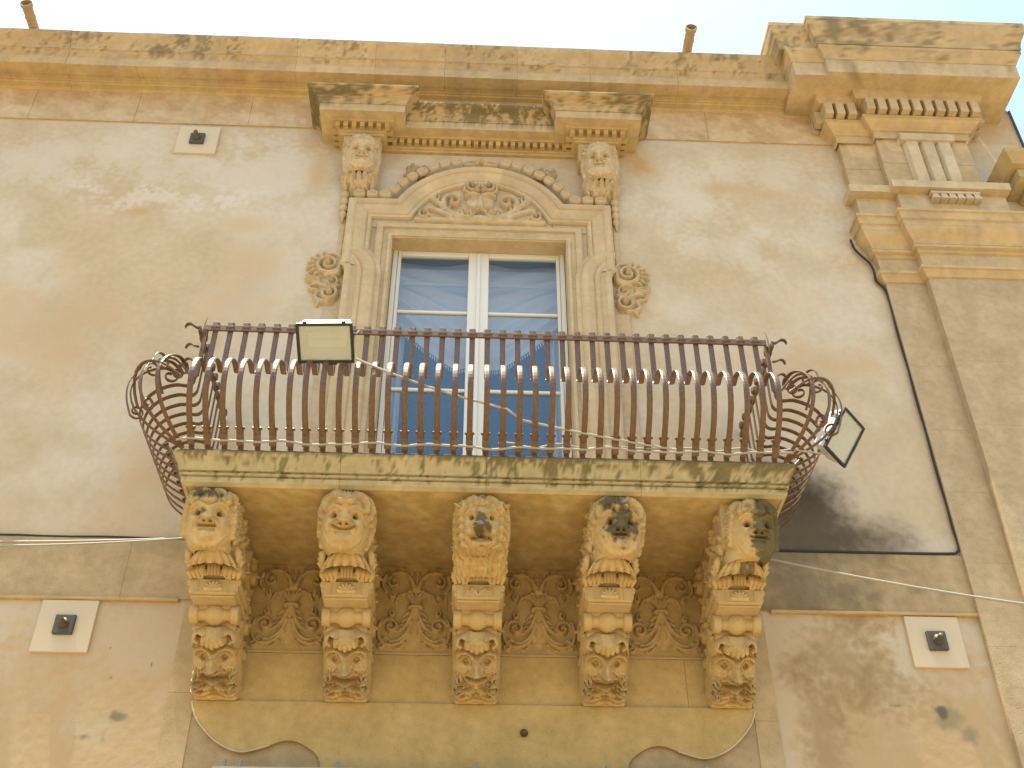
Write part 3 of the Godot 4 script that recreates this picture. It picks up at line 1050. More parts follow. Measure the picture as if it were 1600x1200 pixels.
func build_window() -> void:
	var w := thing("french_window", "white painted double leaf glazed door with panes tinted blue like reflected sky, behind the balcony railing", "window")
	var mb := MB.new()
	var z := -0.15
	# outer frame
	for q in [[-0.775, -0.735, 0.0, 2.93], [0.647, 0.687, 0.0, 2.93]]:
		mb.box(Vector3((q[0] + q[1]) * 0.5, (q[2] + q[3]) * 0.5, z - 0.02), Vector3(q[1] - q[0], q[3] - q[2], 0.10), 0.004)
	mb.box(Vector3(DX, 2.95, z - 0.02), Vector3(1.462, 0.045, 0.10), 0.004)
	part(w, "frame", mb.mesh(M.paint))
	var rows := [2.975, 2.244, 1.437, 0.63, 0.10]
	for s in [-1.0, 1.0]:
		var leaf := Node3D.new()
		leaf.name = "leaf"
		w.add_child(leaf, true)
		var x0 = DX + s * 0.004
		var x1 = DX + s * 0.688
		var g0 = DX + s * 0.086
		var g1 = DX + s * 0.659
		var bar := func(xa: float, xb: float, ya: float, yb: float, zz: float, th: float, nm: String) -> void:
			var b := MB.new()
			b.box(Vector3((xa + xb) * 0.5, (ya + yb) * 0.5, zz), Vector3(absf(xb - xa), yb - ya, th), 0.005)
			part(leaf, nm, b.mesh(M.paint))
		bar.call(x0, g0, 0.02, 2.925, z, 0.05, "stile")
		bar.call(g1, x1, 0.02, 2.925, z, 0.05, "stile")
		bar.call(g0, g1, 2.875, 2.925, z, 0.048, "top_rail")
		bar.call(g0, g1, 0.02, 0.10, z, 0.048, "bottom_rail")
		for y in [2.244, 1.437, 0.63]:
			bar.call(g0, g1, y - 0.013, y + 0.013, z, 0.036, "glazing_bar")
		var ys := [2.875, 2.257, 2.231, 1.45, 1.424, 0.643, 0.617, 0.10]
		for k in 4:
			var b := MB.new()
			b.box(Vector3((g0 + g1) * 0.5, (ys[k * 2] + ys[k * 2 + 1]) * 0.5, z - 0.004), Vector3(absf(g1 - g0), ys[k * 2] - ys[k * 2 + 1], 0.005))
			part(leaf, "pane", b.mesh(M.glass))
	mb = MB.new()
	mb.box(Vector3(DX, 1.47, z + 0.03), Vector3(0.035, 2.88, 0.02), 0.006)
	part(w, "cover_strip", mb.mesh(M.paint))
	# the dim room behind
	var r := thing("dim_room", "dim blue grey room seen through the window panes", "room")
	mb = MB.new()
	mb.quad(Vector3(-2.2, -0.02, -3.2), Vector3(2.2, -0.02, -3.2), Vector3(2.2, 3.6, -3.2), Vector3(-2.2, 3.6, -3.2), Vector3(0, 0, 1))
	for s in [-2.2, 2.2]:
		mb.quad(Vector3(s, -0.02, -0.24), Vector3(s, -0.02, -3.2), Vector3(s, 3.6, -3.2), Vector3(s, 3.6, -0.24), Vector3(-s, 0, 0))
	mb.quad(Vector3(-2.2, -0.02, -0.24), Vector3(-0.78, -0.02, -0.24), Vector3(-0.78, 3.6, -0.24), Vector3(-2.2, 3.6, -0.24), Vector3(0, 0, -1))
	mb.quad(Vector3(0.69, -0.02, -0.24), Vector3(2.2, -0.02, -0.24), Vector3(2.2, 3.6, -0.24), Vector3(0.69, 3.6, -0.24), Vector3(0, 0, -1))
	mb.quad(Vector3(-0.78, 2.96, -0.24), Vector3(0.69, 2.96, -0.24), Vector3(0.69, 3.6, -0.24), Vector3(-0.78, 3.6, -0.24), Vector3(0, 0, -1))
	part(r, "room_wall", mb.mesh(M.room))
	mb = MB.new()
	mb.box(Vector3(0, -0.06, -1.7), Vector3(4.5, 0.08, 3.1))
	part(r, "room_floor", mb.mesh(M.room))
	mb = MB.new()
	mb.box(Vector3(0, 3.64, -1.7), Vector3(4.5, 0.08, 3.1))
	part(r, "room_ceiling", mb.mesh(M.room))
	# swagged pelmet and side curtains
	var c := thing("swag_curtain", "pale swagged curtain with fringed hem, hanging behind the window panes", "curtain")
	for s in [-1.0, 1.0]:
		var P := PackedVector3Array()
		var nu := 40
		var nv := 60
		for j in nv:
			var v := float(j) / (nv - 1)
			for i in nu:
				var u := float(i) / (nu - 1)
				var drop := lerpf(0.62, 1.04, pow(sin(u * PI * 0.5), 1.6))
				var y := 3.02 - (drop + 0.08) * v - 0.10 * v * sin(u * PI)
				var fold := 0.030 * sin(v * 34.0 - u * 5.0 + sin(u * 4.0) * 1.5) * (0.3 + v)
				P.append(Vector3(DX + s * (0.74 - 0.74 * u), y, -0.36 + fold - 0.04 * sin(u * PI)))
		mb = MB.new()
		mb.grid(P, nu, nv, false, -s)
		part(c, "swag", mb.mesh(M.curtain))
		var fr := []
		for i in nu:
			fr.append(P[(nv - 1) * nu + i] + Vector3(0, -0.012, 0))
		mb = MB.new()
		for i in nu:
			mb.tube([fr[i], fr[i] + Vector3(0, -0.03, 0)], [0.007, 0.004], 5)
		part(c, "fringe", mb.mesh(M.curtain)).set_meta("kind", "stuff")
		var Q := PackedVector3Array()
		for j in 20:
			for i in 30:
				var u := i / 29.0
				Q.append(Vector3(DX + s * (0.80 - 0.20 * u), 2.94 - 2.9 * j / 19.0, -0.42 + 0.03 * sin(u * 26.0)))
		mb = MB.new()
		mb.grid(Q, 30, 20, false, -s)
		part(c, "side_drape", mb.mesh(M.curtain))
	mb = MB.new()
	mb.box(Vector3(DX, 2.70, -0.30), Vector3(1.44, 0.03, 0.03), 0.005)
	part(c, "curtain_rail", mb.mesh(M.paint))

func orn_color(base: Color) -> Callable:
	return func(x: float, y: float, h: float, p: Vector3) -> Color:
		var a := n_fine.get_noise_3d(p.x, p.y, p.z)
		return base * (1.0 + a * 0.22)

func build_surround() -> void:
	var o := thing("window_surround", "carved stone window surround with arched head, husk garland and scrolled ears", "window surround")
	var mb: MB
	var col := Color(0.62, 0.505, 0.335)
	var shade := func(p: Vector3) -> Color:
		var a := n_mid.get_noise_3d(p.x * 2, p.y, 0.0)
		return col * (1.0 + a * 0.14)
	# reveal and inner fillet frame
	mb = MB.new()
	mb.col = Color(0.60, 0.475, 0.29)
	var inn := [Vector2(-0.80, 0.0), Vector2(-0.80, 2.945), Vector2(0.712, 2.945), Vector2(0.712, 0.0)]
	sweep_wall(mb, lines([-0.012, 0.05, 0.012, 0.05, 0.016, 0.035, 0.022, 0.03, 0.022, -0.12]), inn, shade)
	part(o, "reveal", mb.mesh(M.stone))
	mb = MB.new()
	var mid := [Vector2(-0.905, 0.0), Vector2(-0.905, 3.075), Vector2(0.817, 3.075), Vector2(0.817, 0.0)]
	sweep_wall(mb, lines([-0.012, -0.01, -0.012, 0.045, 0.0, 0.055, 0.045, 0.055, 0.05, 0.035, 0.10, 0.035, 0.128, 0.052]), mid, shade)
	part(o, "inner_frame", mb.mesh(M.stone))
	# tympanum behind the carved mask
	mb = MB.new()
	mb.col = Color(0.60, 0.50, 0.36)
	var ty := [Vector2(-0.98, 3.08)]
	ty.append_array(arc(DX, 3.0, 0.64, 0.64, 172, 8, 24))
	ty.append(Vector2(0.89, 3.08))
	for k in range(1, ty.size() - 1):
		mb.tri(Vector3(DX, 3.075, 0.03), Vector3(ty[k].x, ty[k].y, 0.03), Vector3(ty[k + 1].x, ty[k + 1].y, 0.03), Vector3(0, 0, 1))
	for s in [[-1.10, -0.66], [0.57, 1.01]]:
		mb.quad(Vector3(s[0], 3.04, 0.03), Vector3(s[1], 3.04, 0.03), Vector3(s[1], 3.2, 0.03), Vector3(s[0], 3.2, 0.03), Vector3(0, 0, 1))
	for s in [[-1.10, -0.90], [0.81, 1.01]]:
		mb.quad(Vector3(s[0], 0.0, 0.022), Vector3(s[1], 0.0, 0.022), Vector3(s[1], 3.1, 0.022), Vector3(s[0], 3.1, 0.022), Vector3(0, 0, 1))
	part(o, "tympanum", mb.mesh(M.stone))
	# arched architrave in cut stones
	var mould := lines([-0.02, -0.01, -0.02, 0.075, 0.0, 0.10, 0.035, 0.105, 0.05, 0.095, 0.055, 0.085, 0.10, 0.078, 0.14, 0.062, 0.155, 0.05, 0.16, 0.062, 0.185, 0.062, 0.195, 0.045, 0.2, 0.02])
	var path := [Vector2(DX - 1.112, 2.55), Vector2(DX - 1.112, 3.325)]
	var ar := arc(DX, 2.99, 0.785, 0.785, 154.7, 25.3, 26)
	path.append_array(ar)
	path.append_array([Vector2(DX + 1.112, 3.325), Vector2(DX + 1.112, 2.55)])
	var cuts := [0, 1, 4, 11, 18, 25, 28, 29, path.size() - 1]
	# mitred sweep of the whole path, then split into stones
	for k in cuts.size() - 1:
		if cuts[k + 1] <= cuts[k]:
			continue
		mb = MB.new()
		var tn := tint(Color(1, 1, 1), 0.05)
		sweep_span(mb, mould, path, cuts[k], cuts[k + 1], func(p: Vector3) -> Color: return shade.call(p) * tn)
		part(o, "architrave_stone", mb.mesh(M.stone))
	# lower jambs that swing out into the ears
	for s in [-1.0, 1.0]:
		var jp := [Vector2(DX + s * 0.805, 0.0), Vector2(DX + s * 0.805, 2.47)]
		for k in range(1, 13):
			var an := deg_to_rad(k * 8.0)
			jp.append(Vector2(DX + s * (1.105 - 0.30 * cos(an)), 2.47 + 0.35 * sin(an)))
		mb = MB.new()
		var jm := lines([-0.008, 0.0, -0.008, 0.05, 0.0, 0.058, 0.03, 0.058, 0.036, 0.075, 0.05, 0.09, 0.09, 0.098, 0.13, 0.085, 0.145, 0.07, 0.155, 0.08, 0.18, 0.085, 0.20, 0.07, 0.22, 0.075, 0.24, 0.095, 0.27, 0.10, 0.288, 0.088, 0.292, 0.0])
		sweep_wall(mb, jm, jp, shade, s)
		part(o, "jamb_moulding", mb.mesh(M.stone))
		# plain strip beneath the scroll ear
		mb = MB.new()
		mb.col = Color(0.60, 0.485, 0.33)
		mb.box(Vector3(DX + s * 1.16, 1.06, 0.012), Vector3(0.13, 2.14, 0.03), 0.004)
		part(o, "backing_strip", mb.mesh(M.stone))
	# husk garland: horizontal runs, the climb and the arch
	var ga := []
	for q in arc(DX, 2.99, 0.878, 0.878, 152.1, 27.9, 40):
		ga.append(q)
	var all := [Vector2(DX - 1.10, 3.392), Vector2(DX - 0.80, 3.392)]
	all.append_array(ga)
	all.append_array([Vector2(DX + 0.80, 3.392), Vector2(DX + 1.10, 3.392)])
	var L := [0.0]
	for k in all.size() - 1:
		L.append(L[k] + (all[k + 1] - all[k]).length())
	var tot: float = L[L.size() - 1]
	var husk := MB.new()
	var hp := PackedVector3Array()
	var hc := PackedColorArray()
	for j in 13:
		var v := j / 12.0
		for i in 13:
			var an := PI * i / 12.0
			var r := 0.045 * (0.72 + 0.28 * sin(v * PI)) * (1.0 if v > 0.03 and v < 0.97 else 0.55)
			var slot := 0.0
			if absf(an - PI * 0.5) < 0.30 and v > 0.2 and v < 0.8:
				slot = 0.013
			hp.append(Vector3((v - 0.5) * 0.104, cos(an) * r, sin(an) * (r - slot) * 1.1))
			hc.append(col * (1.0 if slot == 0.0 else 0.9))
	husk.grid(hp, 13, 13, false, 1.0, hc)
	var hm := husk.mesh(M.carved)
	var g := Node3D.new()
	g.name = "garland"
	o.add_child(g, true)
	var nh := 23
	for k in nh:
		if k >= 10 and k <= 12:
			continue
		var d := (k + 0.5) / nh * tot
		var q := 0
		while q < L.size() - 2 and L[q + 1] < d:
			q += 1
		var p: Vector2 = all[q].lerp(all[q + 1], (d - L[q]) / (L[q + 1] - L[q]))
		var dir: Vector2 = all[q + 1] - all[q]
		var xf := Transform3D(Basis(Vector3(0, 0, 1), dir.angle()), Vector3(p.x, p.y, 0.075))
		part(g, "husk", hm, xf)
	# flower in the crown of the garland
	var R := Relief.new(-0.17, 0.17, -0.05, 0.07, 0.006)
	for k in 7:
		var an := lerpf(0.25, PI - 0.25, k / 6.0)
		R.stroke([Vector2(0, 0), Vector2(cos(an) * 0.045, sin(an) * 0.045)], 0.016, 0.010, 0.045, 0.03, 1)
	R.blob(0, 0, 0.02, 0.018, 0.03)
	for s in [-1.0, 1.0]:
		R.stroke([Vector2(s * 0.03, -0.015), Vector2(s * 0.09, -0.03), Vector2(s * 0.15, -0.032)], 0.016, 0.012, 0.03, 0.025, 1)
		R.stroke([Vector2(s * 0.05, 0.02), Vector2(s * 0.1, 0.012), Vector2(s * 0.14, -0.005)], 0.018, 0.012, 0.035, 0.02, 1)
	part(g, "crown_flower", relief_mesh(R, func(x, y, h): return Vector3(DX + x, 3.868 + y, 0.05 + h), orn_color(col), M.carved, 1.0, true))
	# hanging bell drops beside the upper corners
	for s in [-1.0, 1.0]:
		var dr := Node3D.new()
		dr.name = "bell_drop"
		o.add_child(dr, true)
		for k in 4:
			mb = MB.new()
			mb.col = tint(col, 0.05)
			var r := 0.042 - k * 0.003
			mb.lathe(Vector3(DX + s * 1.172, 3.415 - k * 0.082, 0.04), Vector3(0, -1, 0), [Vector2(-0.04, 0.006), Vector2(-0.03, r * 0.7), Vector2(0.0, r), Vector2(0.025, r * 0.92), Vector2(0.042, r * 0.5), Vector2(0.05 + (0.05 if k == 3 else 0.0), 0.004)], 10)
			part(dr, "bell", mb.mesh(M.carved))
		mb = MB.new()
		mb.col = col
		mb.box(Vector3(DX + s * 1.165, 2.95, 0.01), Vector3(0.045, 0.7, 0.03), 0.006)
		part(dr, "stem", mb.mesh(M.stone))
	# rosettes in the spandrels
	for s in [-1.0, 1.0]:
		R = Relief.new(-0.15, 0.15, -0.13, 0.13, 0.006)
		for k in 11:
			var an := TAU * k / 11.0 + 0.2
			var rr := 0.085 + 0.02 * sin(k * 2.3)
			R.stroke([Vector2(cos(an), sin(an)) * 0.025, Vector2(cos(an), sin(an)) * rr], 0.018, 0.022, 0.035, 0.05, 1)
			R.stroke([Vector2(cos(an), sin(an)) * 0.05, Vector2(cos(an), sin(an)) * (rr + 0.015)], 0.005, 0.005, 0.02, 0.02, 2)
		for k in 6:
			var an := TAU * k / 6.0
			R.stroke([Vector2(cos(an), sin(an)) * 0.01, Vector2(cos(an), sin(an)) * 0.04], 0.013, 0.014, 0.06, 0.055, 1)
		R.blob(0, 0, 0.018, 0.018, -0.03)
		var cx: float = DX + s * 0.578
		part(o, "rosette", relief_mesh(R, func(x, y, h): return Vector3(cx + x, 3.765 + y, -0.002 + h), orn_color(Color(0.58, 0.48, 0.33)), M.carved, 1.0, true))
	# scroll ears
	for s in [-1.0, 1.0]:
		R = Relief.new(-0.16, 0.16, -0.33, 0.33, 0.0065)
		R.blob(0.03, 0.13, 0.13, 0.14, 0.03)
		R.stroke([Vector2(0.02, 0.1), Vector2(0.05, -0.1), Vector2(0.06, -0.22)], 0.085, 0.07, 0.035, 0.03, 1)
		R.scroll(0.035, 0.15, 0.105, -0.6, -1.75, 0.026, 0.085)
		R.stroke([Vector2(0.14, 0.20), Vector2(0.13, 0.12), Vector2(0.11, 0.05), Vector2(0.03, 0.025)], 0.03, 0.03, 0.075, 0.08, 1)
		R.scroll(0.08, -0.045, 0.052, 1.4, -1.35, 0.017, 0.075)
		R.scroll(0.065, -0.175, 0.072, 1.0, -1.45, 0.021, 0.085)
		R.stroke([Vector2(0.13, -0.08), Vector2(0.06, -0.10), Vector2(-0.03, -0.06), Vector2(-0.07, -0.07)], 0.025, 0.02, 0.06, 0.055, 1)
		R.stroke([Vector2(0.06, -0.25), Vector2(0.0, -0.24), Vector2(-0.04, -0.2), Vector2(-0.02, -0.14)], 0.028, 0.016, 0.06, 0.05, 1)
		R.stroke([Vector2(0.0, -0.24), Vector2(-0.02, -0.29)], 0.026, 0.014, 0.055, 0.03, 1)
		R.stroke([Vector2(-0.04, -0.13), Vector2(-0.09, -0.115), Vector2(-0.10, -0.09)], 0.022, 0.01, 0.06, 0.04, 1)
		for k in 7:
			var an := lerpf(1.7, 3.9, k / 6.0)
			var c0 := Vector2(0.03, 0.14)
			var d := Vector2(cos(an), sin(an))
			R.stroke([c0 + d * 0.115, c0 + d * 0.165 + Vector2(-d.y, d.x) * 0.018], 0.024, 0.017, 0.06, 0.045, 1)
			R.stroke([c0 + d * 0.125 + Vector2(-d.y, d.x) * 0.02, c0 + d * 0.16 + Vector2(-d.y, d.x) * 0.024], 0.006, 0.005, 0.03, 0.02, 2)
		for k in 3:
			R.stroke([Vector2(-0.02, 0.0 - k * 0.022), Vector2(-0.08, 0.01 - k * 0.024), Vector2(-0.13, 0.035 - k * 0.022)], 0.015, 0.013, 0.065, 0.05, 1)
		R.stroke([Vector2(0.05, 0.27), Vector2(0.1, 0.27), Vector2(0.14, 0.22)], 0.024, 0.02, 0.065, 0.06, 1)
		var cx: float = DX + s * 1.272
		var cy := 2.43 if s < 0 else 2.41
		part(o, "scroll_ear", relief_mesh(R, func(x, y, h): return Vector3(cx - s * x, cy + y, -0.002 + h * 0.8), orn_color(col), M.carved, -s, true))
	# carved mask with acanthus in the tympanum
	R = Relief.new(-0.60, 0.60, -0.08, 0.46, 0.0075)
	R.stroke([Vector2(-0.54, 0.0), Vector2(0.54, 0.0)], 0.03, 0.03, 0.05, 0.05, 1)
	R.stroke([Vector2(-0.12, 0.0), Vector2(0.0, 0.025), Vector2(0.12, 0.0)], 0.045, 0.045, 0.06, 0.06, 1)
	R.sym([Vector2(0.10, 0.02), Vector2(0.22, 0.06), Vector2(0.33, 0.16), Vector2(0.42, 0.26)], 0.035, 0.022, 0.075, 0.05, 1)
	for k in 5:
		var u := k / 4.0
		var b0 := Vector2(0.27, 0.11).lerp(Vector2(0.40, 0.245), u)
		R.sym([b0, b0 + Vector2(0.05, 0.005), b0 + Vector2(0.08, 0.03)], 0.016, 0.009, 0.065, 0.04, 1, false, 2)
		R.sym([b0, b0 + Vector2(-0.01, 0.05), b0 + Vector2(0.0, 0.085)], 0.016, 0.009, 0.065, 0.04, 1, false, 2)
	for s in [-1.0, 1.0]:
		R.scroll(s * 0.235, 0.20, 0.085, PI * 0.5 + s * -1.9, s * 1.15, 0.022, 0.085)
		R.stroke([Vector2(s * 0.30, 0.14), Vector2(s * 0.325, 0.22), Vector2(s * 0.28, 0.28)], 0.022, 0.018, 0.07, 0.07, 1)
		R.scroll(s * 0.105, 0.055, 0.05, PI * 0.5 - s * 1.2, s * -1.1, 0.018, 0.085)
		R.stroke([Vector2(s * 0.16, 0.03), Vector2(s * 0.19, 0.075), Vector2(s * 0.15, 0.105)], 0.018, 0.014, 0.07, 0.07, 1)
		R.stroke([Vector2(s * 0.25, 0.04), Vector2(s * 0.36, 0.10), Vector2(s * 0.44, 0.12), Vector2(s * 0.47, 0.09)], 0.030, 0.02, 0.06, 0.065, 1)
		R.scroll(s * 0.475, 0.045, 0.05, PI * 0.5 - s * 0.6, s * -1.2, 0.017, 0.08)
		R.stroke([Vector2(s * 0.40, 0.01), Vector2(s * 0.45, 0.06)], 0.016, 0.016, 0.06, 0.07, 1)
		# brow curls
		R.scroll(s * 0.075, 0.375, 0.065, PI * 0.5 - s * -1.2, s * 1.15, 0.018, 0.10)
		R.stroke([Vector2(s * 0.135, 0.40), Vector2(s * 0.14, 0.33), Vector2(s * 0.09, 0.29)], 0.018, 0.016, 0.09, 0.085, 1)
		R.scroll(s * 0.03, 0.325, 0.03, PI * 0.5 + s * -0.5, s * 1.0, 0.013, 0.105)
		# face
		R.stroke([Vector2(s * 0.015, 0.265), Vector2(s * 0.07, 0.29), Vector2(s * 0.13, 0.26)], 0.022, 0.016, 0.10, 0.085, 1)
	R.stroke([Vector2(0, 0.24), Vector2(0, 0.16)], 0.085, 0.07, 0.06, 0.06, 1)
	R.stroke([Vector2(-0.06, 0.21), Vector2(0.06, 0.21)], 0.07, 0.07, 0.06, 0.06, 1)
	R.sblob(0.065, 0.225, 0.034, 0.022, -0.03)
	R.sblob(0.065, 0.225, 0.02, 0.016, 0.03)
	R.sblob(0.065, 0.223, 0.009, 0.009, -0.03)
	R.stroke([Vector2(0, 0.255), Vector2(0, 0.14)], 0.014, 0.028, 0.025, 0.05, 0)
	R.sblob(0.03, 0.135, 0.02, 0.018, 0.025)
	R.sblob(0.065, 0.15, 0.05, 0.035, 0.03)
	R.stroke([Vector2(-0.03, 0.095), Vector2(0, 0.10), Vector2(0.03, 0.095)], 0.012, 0.012, 0.03, 0.03, 2)
	R.sym([Vector2(0.02, 0.11), Vector2(0.05, 0.085), Vector2(0.06, 0.06)], 0.016, 0.012, 0.08, 0.07, 1)
	part(o, "mask_relief", relief_mesh(R, func(x, y, h): return Vector3(DX + x, 3.14 + y * 1.08, 0.026 + h * 0.72), orn_color(Color(0.61, 0.50, 0.33)), M.carved, 1.0, true))

func sweep_span(mb: MB, prof: Array, path: Array, k0: int, k1: int, cb) -> void:
	var m := path.size()
	var nrm := []
	for k in m - 1:
		var d: Vector2 = (path[k + 1] - path[k]).normalized()
		nrm.append(Vector2(d.y, -d.x))
	var row := func(k: int) -> Array:
		var n1: Vector2 = nrm[maxi(k - 1, 0)]
		var n2: Vector2 = nrm[mini(k, m - 2)]
		var mt: Vector2 = (n1 + n2) / (1.0 + n1.dot(n2))
		var r := []
		for p in prof:
			var w: Vector2 = path[k] + mt * p.x
			r.append(Vector3(w.x, w.y, p.y))
		return r
	for k in range(k0, k1):
		var a: Array = row.call(k)
		var b: Array = row.call(k + 1)
		for q in prof.size() - 1:
			var dd: Vector2 = prof[q + 1] - prof[q]
			var h2 := Vector2(-dd.y, dd.x)
			mb.quad(a[q], b[q], b[q + 1], a[q + 1], Vector3(nrm[k].x * h2.x, nrm[k].y * h2.x, h2.y), [cb.call(a[q]), cb.call(b[q]), cb.call(b[q + 1]), cb.call(a[q + 1])])

func build_hood() -> void:
	var o := thing("window_hood", "stained stone window hood with two projecting blocks and dentils, over the arched surround", "window hood")
	var warm := Color(0.585, 0.455, 0.265)
	var path := [Vector2(-1.30, -0.02), Vector2(-1.30, 0.20), Vector2(-0.92, 0.20), Vector2(-0.92, 0.03), Vector2(0.795, 0.03), Vector2(0.795, 0.20), Vector2(1.185, 0.20), Vector2(1.185, -0.02)]
	var cy := []
	for k in 9:
		var u := k / 8.0
		cy.append(Vector2(0.225 + 0.072 * (u - sin(u * TAU) * 0.11), 4.30 + 0.045 * u))
	var crown := lines([-0.05, 4.295, 0.222, 4.297])
	crown.append_array(cy)
	crown.append_array(lines([0.302, 4.348, 0.302, 4.368, -0.05, 4.385]))
	for spec in [
		["bed_moulding", lines([-0.05, 4.03, 0.0, 4.03, 0.004, 4.045, 0.022, 4.048, 0.024, 4.058, -0.05, 4.06]), weather(warm, GRIME, 2, 3, 0)],
		["dentil_band", lines([0.02, 4.058, 0.028, 4.06, 0.028, 4.122, 0.085, 4.124, 0.088, 4.134, 0.10, 4.136, 0.10, 4.148]), weather(warm, GRIME, 2, 3, 0)],
		["corona", lines([0.02, 4.14, 0.185, 4.14, 0.19, 4.222, -0.05, 4.226]), weather(Color(0.60, 0.48, 0.30), GRIME.lerp(warm, 0.45), 0.35, 0.7, 0.50, 0.9)],
		["ovolo", lines([-0.05, 4.224, 0.195, 4.226, 0.20, 4.25, 0.212, 4.275, 0.222, 4.28, 0.222, 4.298, -0.05, 4.30]), weather(warm, GRIME.lerp(MOSS, 0.3).lerp(warm, 0.2), 0.0, 1.0, 0.62, 0.6)],
		["crown_moulding", crown, weather(warm, GRIME.lerp(MOSS, 0.3).lerp(warm, 0.12), 0.0, 1.0, 0.80, 0.6)]]:
		var mb := MB.new()
		sweep_plan(mb, spec[1], path, 0.02, spec[2], false, false)
		part(o, spec[0], mb.mesh(M.stone))
	var dn := func(x: float, z: float, sx: float, sz: float) -> void:
		var b := MB.new()
		b.col = tint(Color(0.595, 0.44, 0.21), 0.06)
		b.box(Vector3(x, 4.092, z), Vector3(sx, 0.058, sz), 0.002)
		part(o, "dentil", b.mesh(M.stone))
	for bx in [[-1.30, -0.92], [0.795, 1.185]]:
		var nb := 7
		for k in nb:
			dn.call(lerpf(bx[0] - 0.03, bx[1] + 0.03, k / (nb - 1.0)), 0.254, 0.040, 0.055)
		for k in 3:
			dn.call(bx[0] - 0.052, 0.20 - (k + 0.2) * 0.066, 0.055, 0.040)
			if (bx[0] > 0) or k < 2:
				pass
			dn.call(bx[1] + 0.052, 0.20 - (k + 0.2) * 0.066, 0.055, 0.040) if (k < 2 or bx[0] > 0) else null
	var nm := 24
	for k in nm:
		dn.call(lerpf(-0.83, 0.705, k / (nm - 1.0)), 0.082, 0.040, 0.055)
	# friezes of stone under the projecting blocks
	for bx in [[-1.30, -0.92], [0.795, 1.185]]:
		var mb := MB.new()
		mb.col = warm
		mb.box(Vector3((bx[0] + bx[1]) * 0.5, 3.93, 0.08), Vector3(bx[1] - bx[0] - 0.05, 0.22, 0.20), 0.006)
		part(o, "block_neck", mb.mesh(M.stone))


# ------------------------------------------------------------------ balcony slab and carved corbels
func build_slab() -> void:
	var o := thing("balcony_slab", "mossy stone balcony slab with moulded edge, resting on five carved corbels", "balcony slab")
	var base := Color(0.54, 0.46, 0.265)
	var moss := func(p: Vector3, f: float) -> Color:
		var a := n_mid.get_noise_3d(p.x * 2.2, p.y * 0.6, p.z * 2.2)
		var b := n_fine.get_noise_3d(p.x * 1.3, p.y * 0.5, p.z * 1.3)
		var c := n_big.get_noise_3d(p.x * 1.5, 1.0, p.z)
		var k := 1.0 + a * 0.15 + b * 0.12
		var col := Color(base.r * k, base.g * k, base.b * k)
		if p.y < -0.185:
			return col
		var lean := clampf((p.x + 0.9) / 2.4, 0.0, 1.0) * 0.55
		var top := 1.25 if p.y > -0.02 else 0.42 if p.y > -0.05 else (0.14 if p.y > -0.1 else 0.0)
		var d := n_fine.get_noise_3d(p.x * 4.0, p.y * 2.5, p.z * 4.0)
		var m := clampf((a * 1.1 + b * 1.3 + d * 1.3 + c * 0.4 + lean + top - 0.36) * 1.6, 0.0, 0.88)
		return col.lerp(Color(0.105, 0.095, 0.05).lerp(Color(0.19, 0.165, 0.07), clampf(0.5 + a + d, 0.0, 1.0)), m)
	var prof := lines([0.0, -0.205, 0.006, -0.205, 0.02, -0.195, 0.032, -0.188, 0.036, -0.156, 0.026, -0.155, 0.026, -0.146, 0.046, -0.145, 0.046, -0.130, 0.034, -0.129, 0.034, -0.117, 0.054, -0.116, 0.056, -0.100, 0.066, -0.070, 0.082, -0.040, 0.094, -0.026, 0.096, 0.0, 0.0, 0.004])
	var path := [Vector2(-1.78, 0.0), Vector2(-1.78, 0.955), Vector2(1.85, 0.955), Vector2(1.85, 0.0)]
	var cuts := [-1.876, -0.86, 0.03, 0.98, 1.946]
	var mb: MB
	# edge stones; the outer two turn the corners with a mitre
	for k in 4:
		mb = MB.new()
		var xa: float = cuts[k] + 0.001
		var xb: float = cuts[k + 1] - 0.001
		var pp := [Vector2(xa, 0.955), Vector2(xb, 0.955)]
		if k == 0:
			pp = [path[0], path[1], Vector2(xb, 0.955)]
		elif k == 3:
			pp = [Vector2(xa, 0.955), path[2], path[3]]
		sweep_plan(mb, prof, pp, 0.015, moss, k != 0, k != 3)
		part(o, "edge_moulding", mb.mesh(M.stone))
	# soffit slabs, one joint across and one between each pair of corbels
	var sc := func(p: Vector3) -> Color:
		var a := n_mid.get_noise_2d(p.x * 2.0, p.z * 2.0)
		var b := n_fine.get_noise_2d(p.x, p.z)
		var e := clampf((a + b * 0.8 + 0.10) * 3.0, 0.0, 1.0)
		return Color(0.565, 0.42, 0.20).lerp(Color(0.62, 0.50, 0.29), e * 0.55) * (1.0 + b * 0.15)
	var xs := [-1.78, -0.8, 0.0, 0.8, 1.85]
	var zs := [0.0, 0.50, 0.955]
	for k in 4:
		for q in 2:
			mb = MB.new()
			var nx := 34
			var nz := 18
			var P := PackedVector3Array()
			var C := PackedColorArray()
			for j in nz + 1:
				for i in nx + 1:
					var p := Vector3(lerpf(xs[k] + 0.0005, xs[k + 1] - 0.0005, float(i) / nx), -0.203 + (0.0004 if (k + q) % 2 == 0 else 0.0), lerpf(zs[q] + 0.0005, zs[q + 1] - 0.0005, float(j) / nz))
					P.append(p)
					C.append(sc.call(p))
			mb.grid(P, nx + 1, nz + 1, false, 1.0, C)
			part(o, "soffit_stone", mb.mesh(M.stone))
	mb = MB.new()
	mb.col = Color(0.45, 0.38, 0.27)
	mb.box(Vector3(0.035, -0.098, 0.475), Vector3(3.62, 0.19, 0.95))
	part(o, "slab_core", mb.mesh(M.stone))

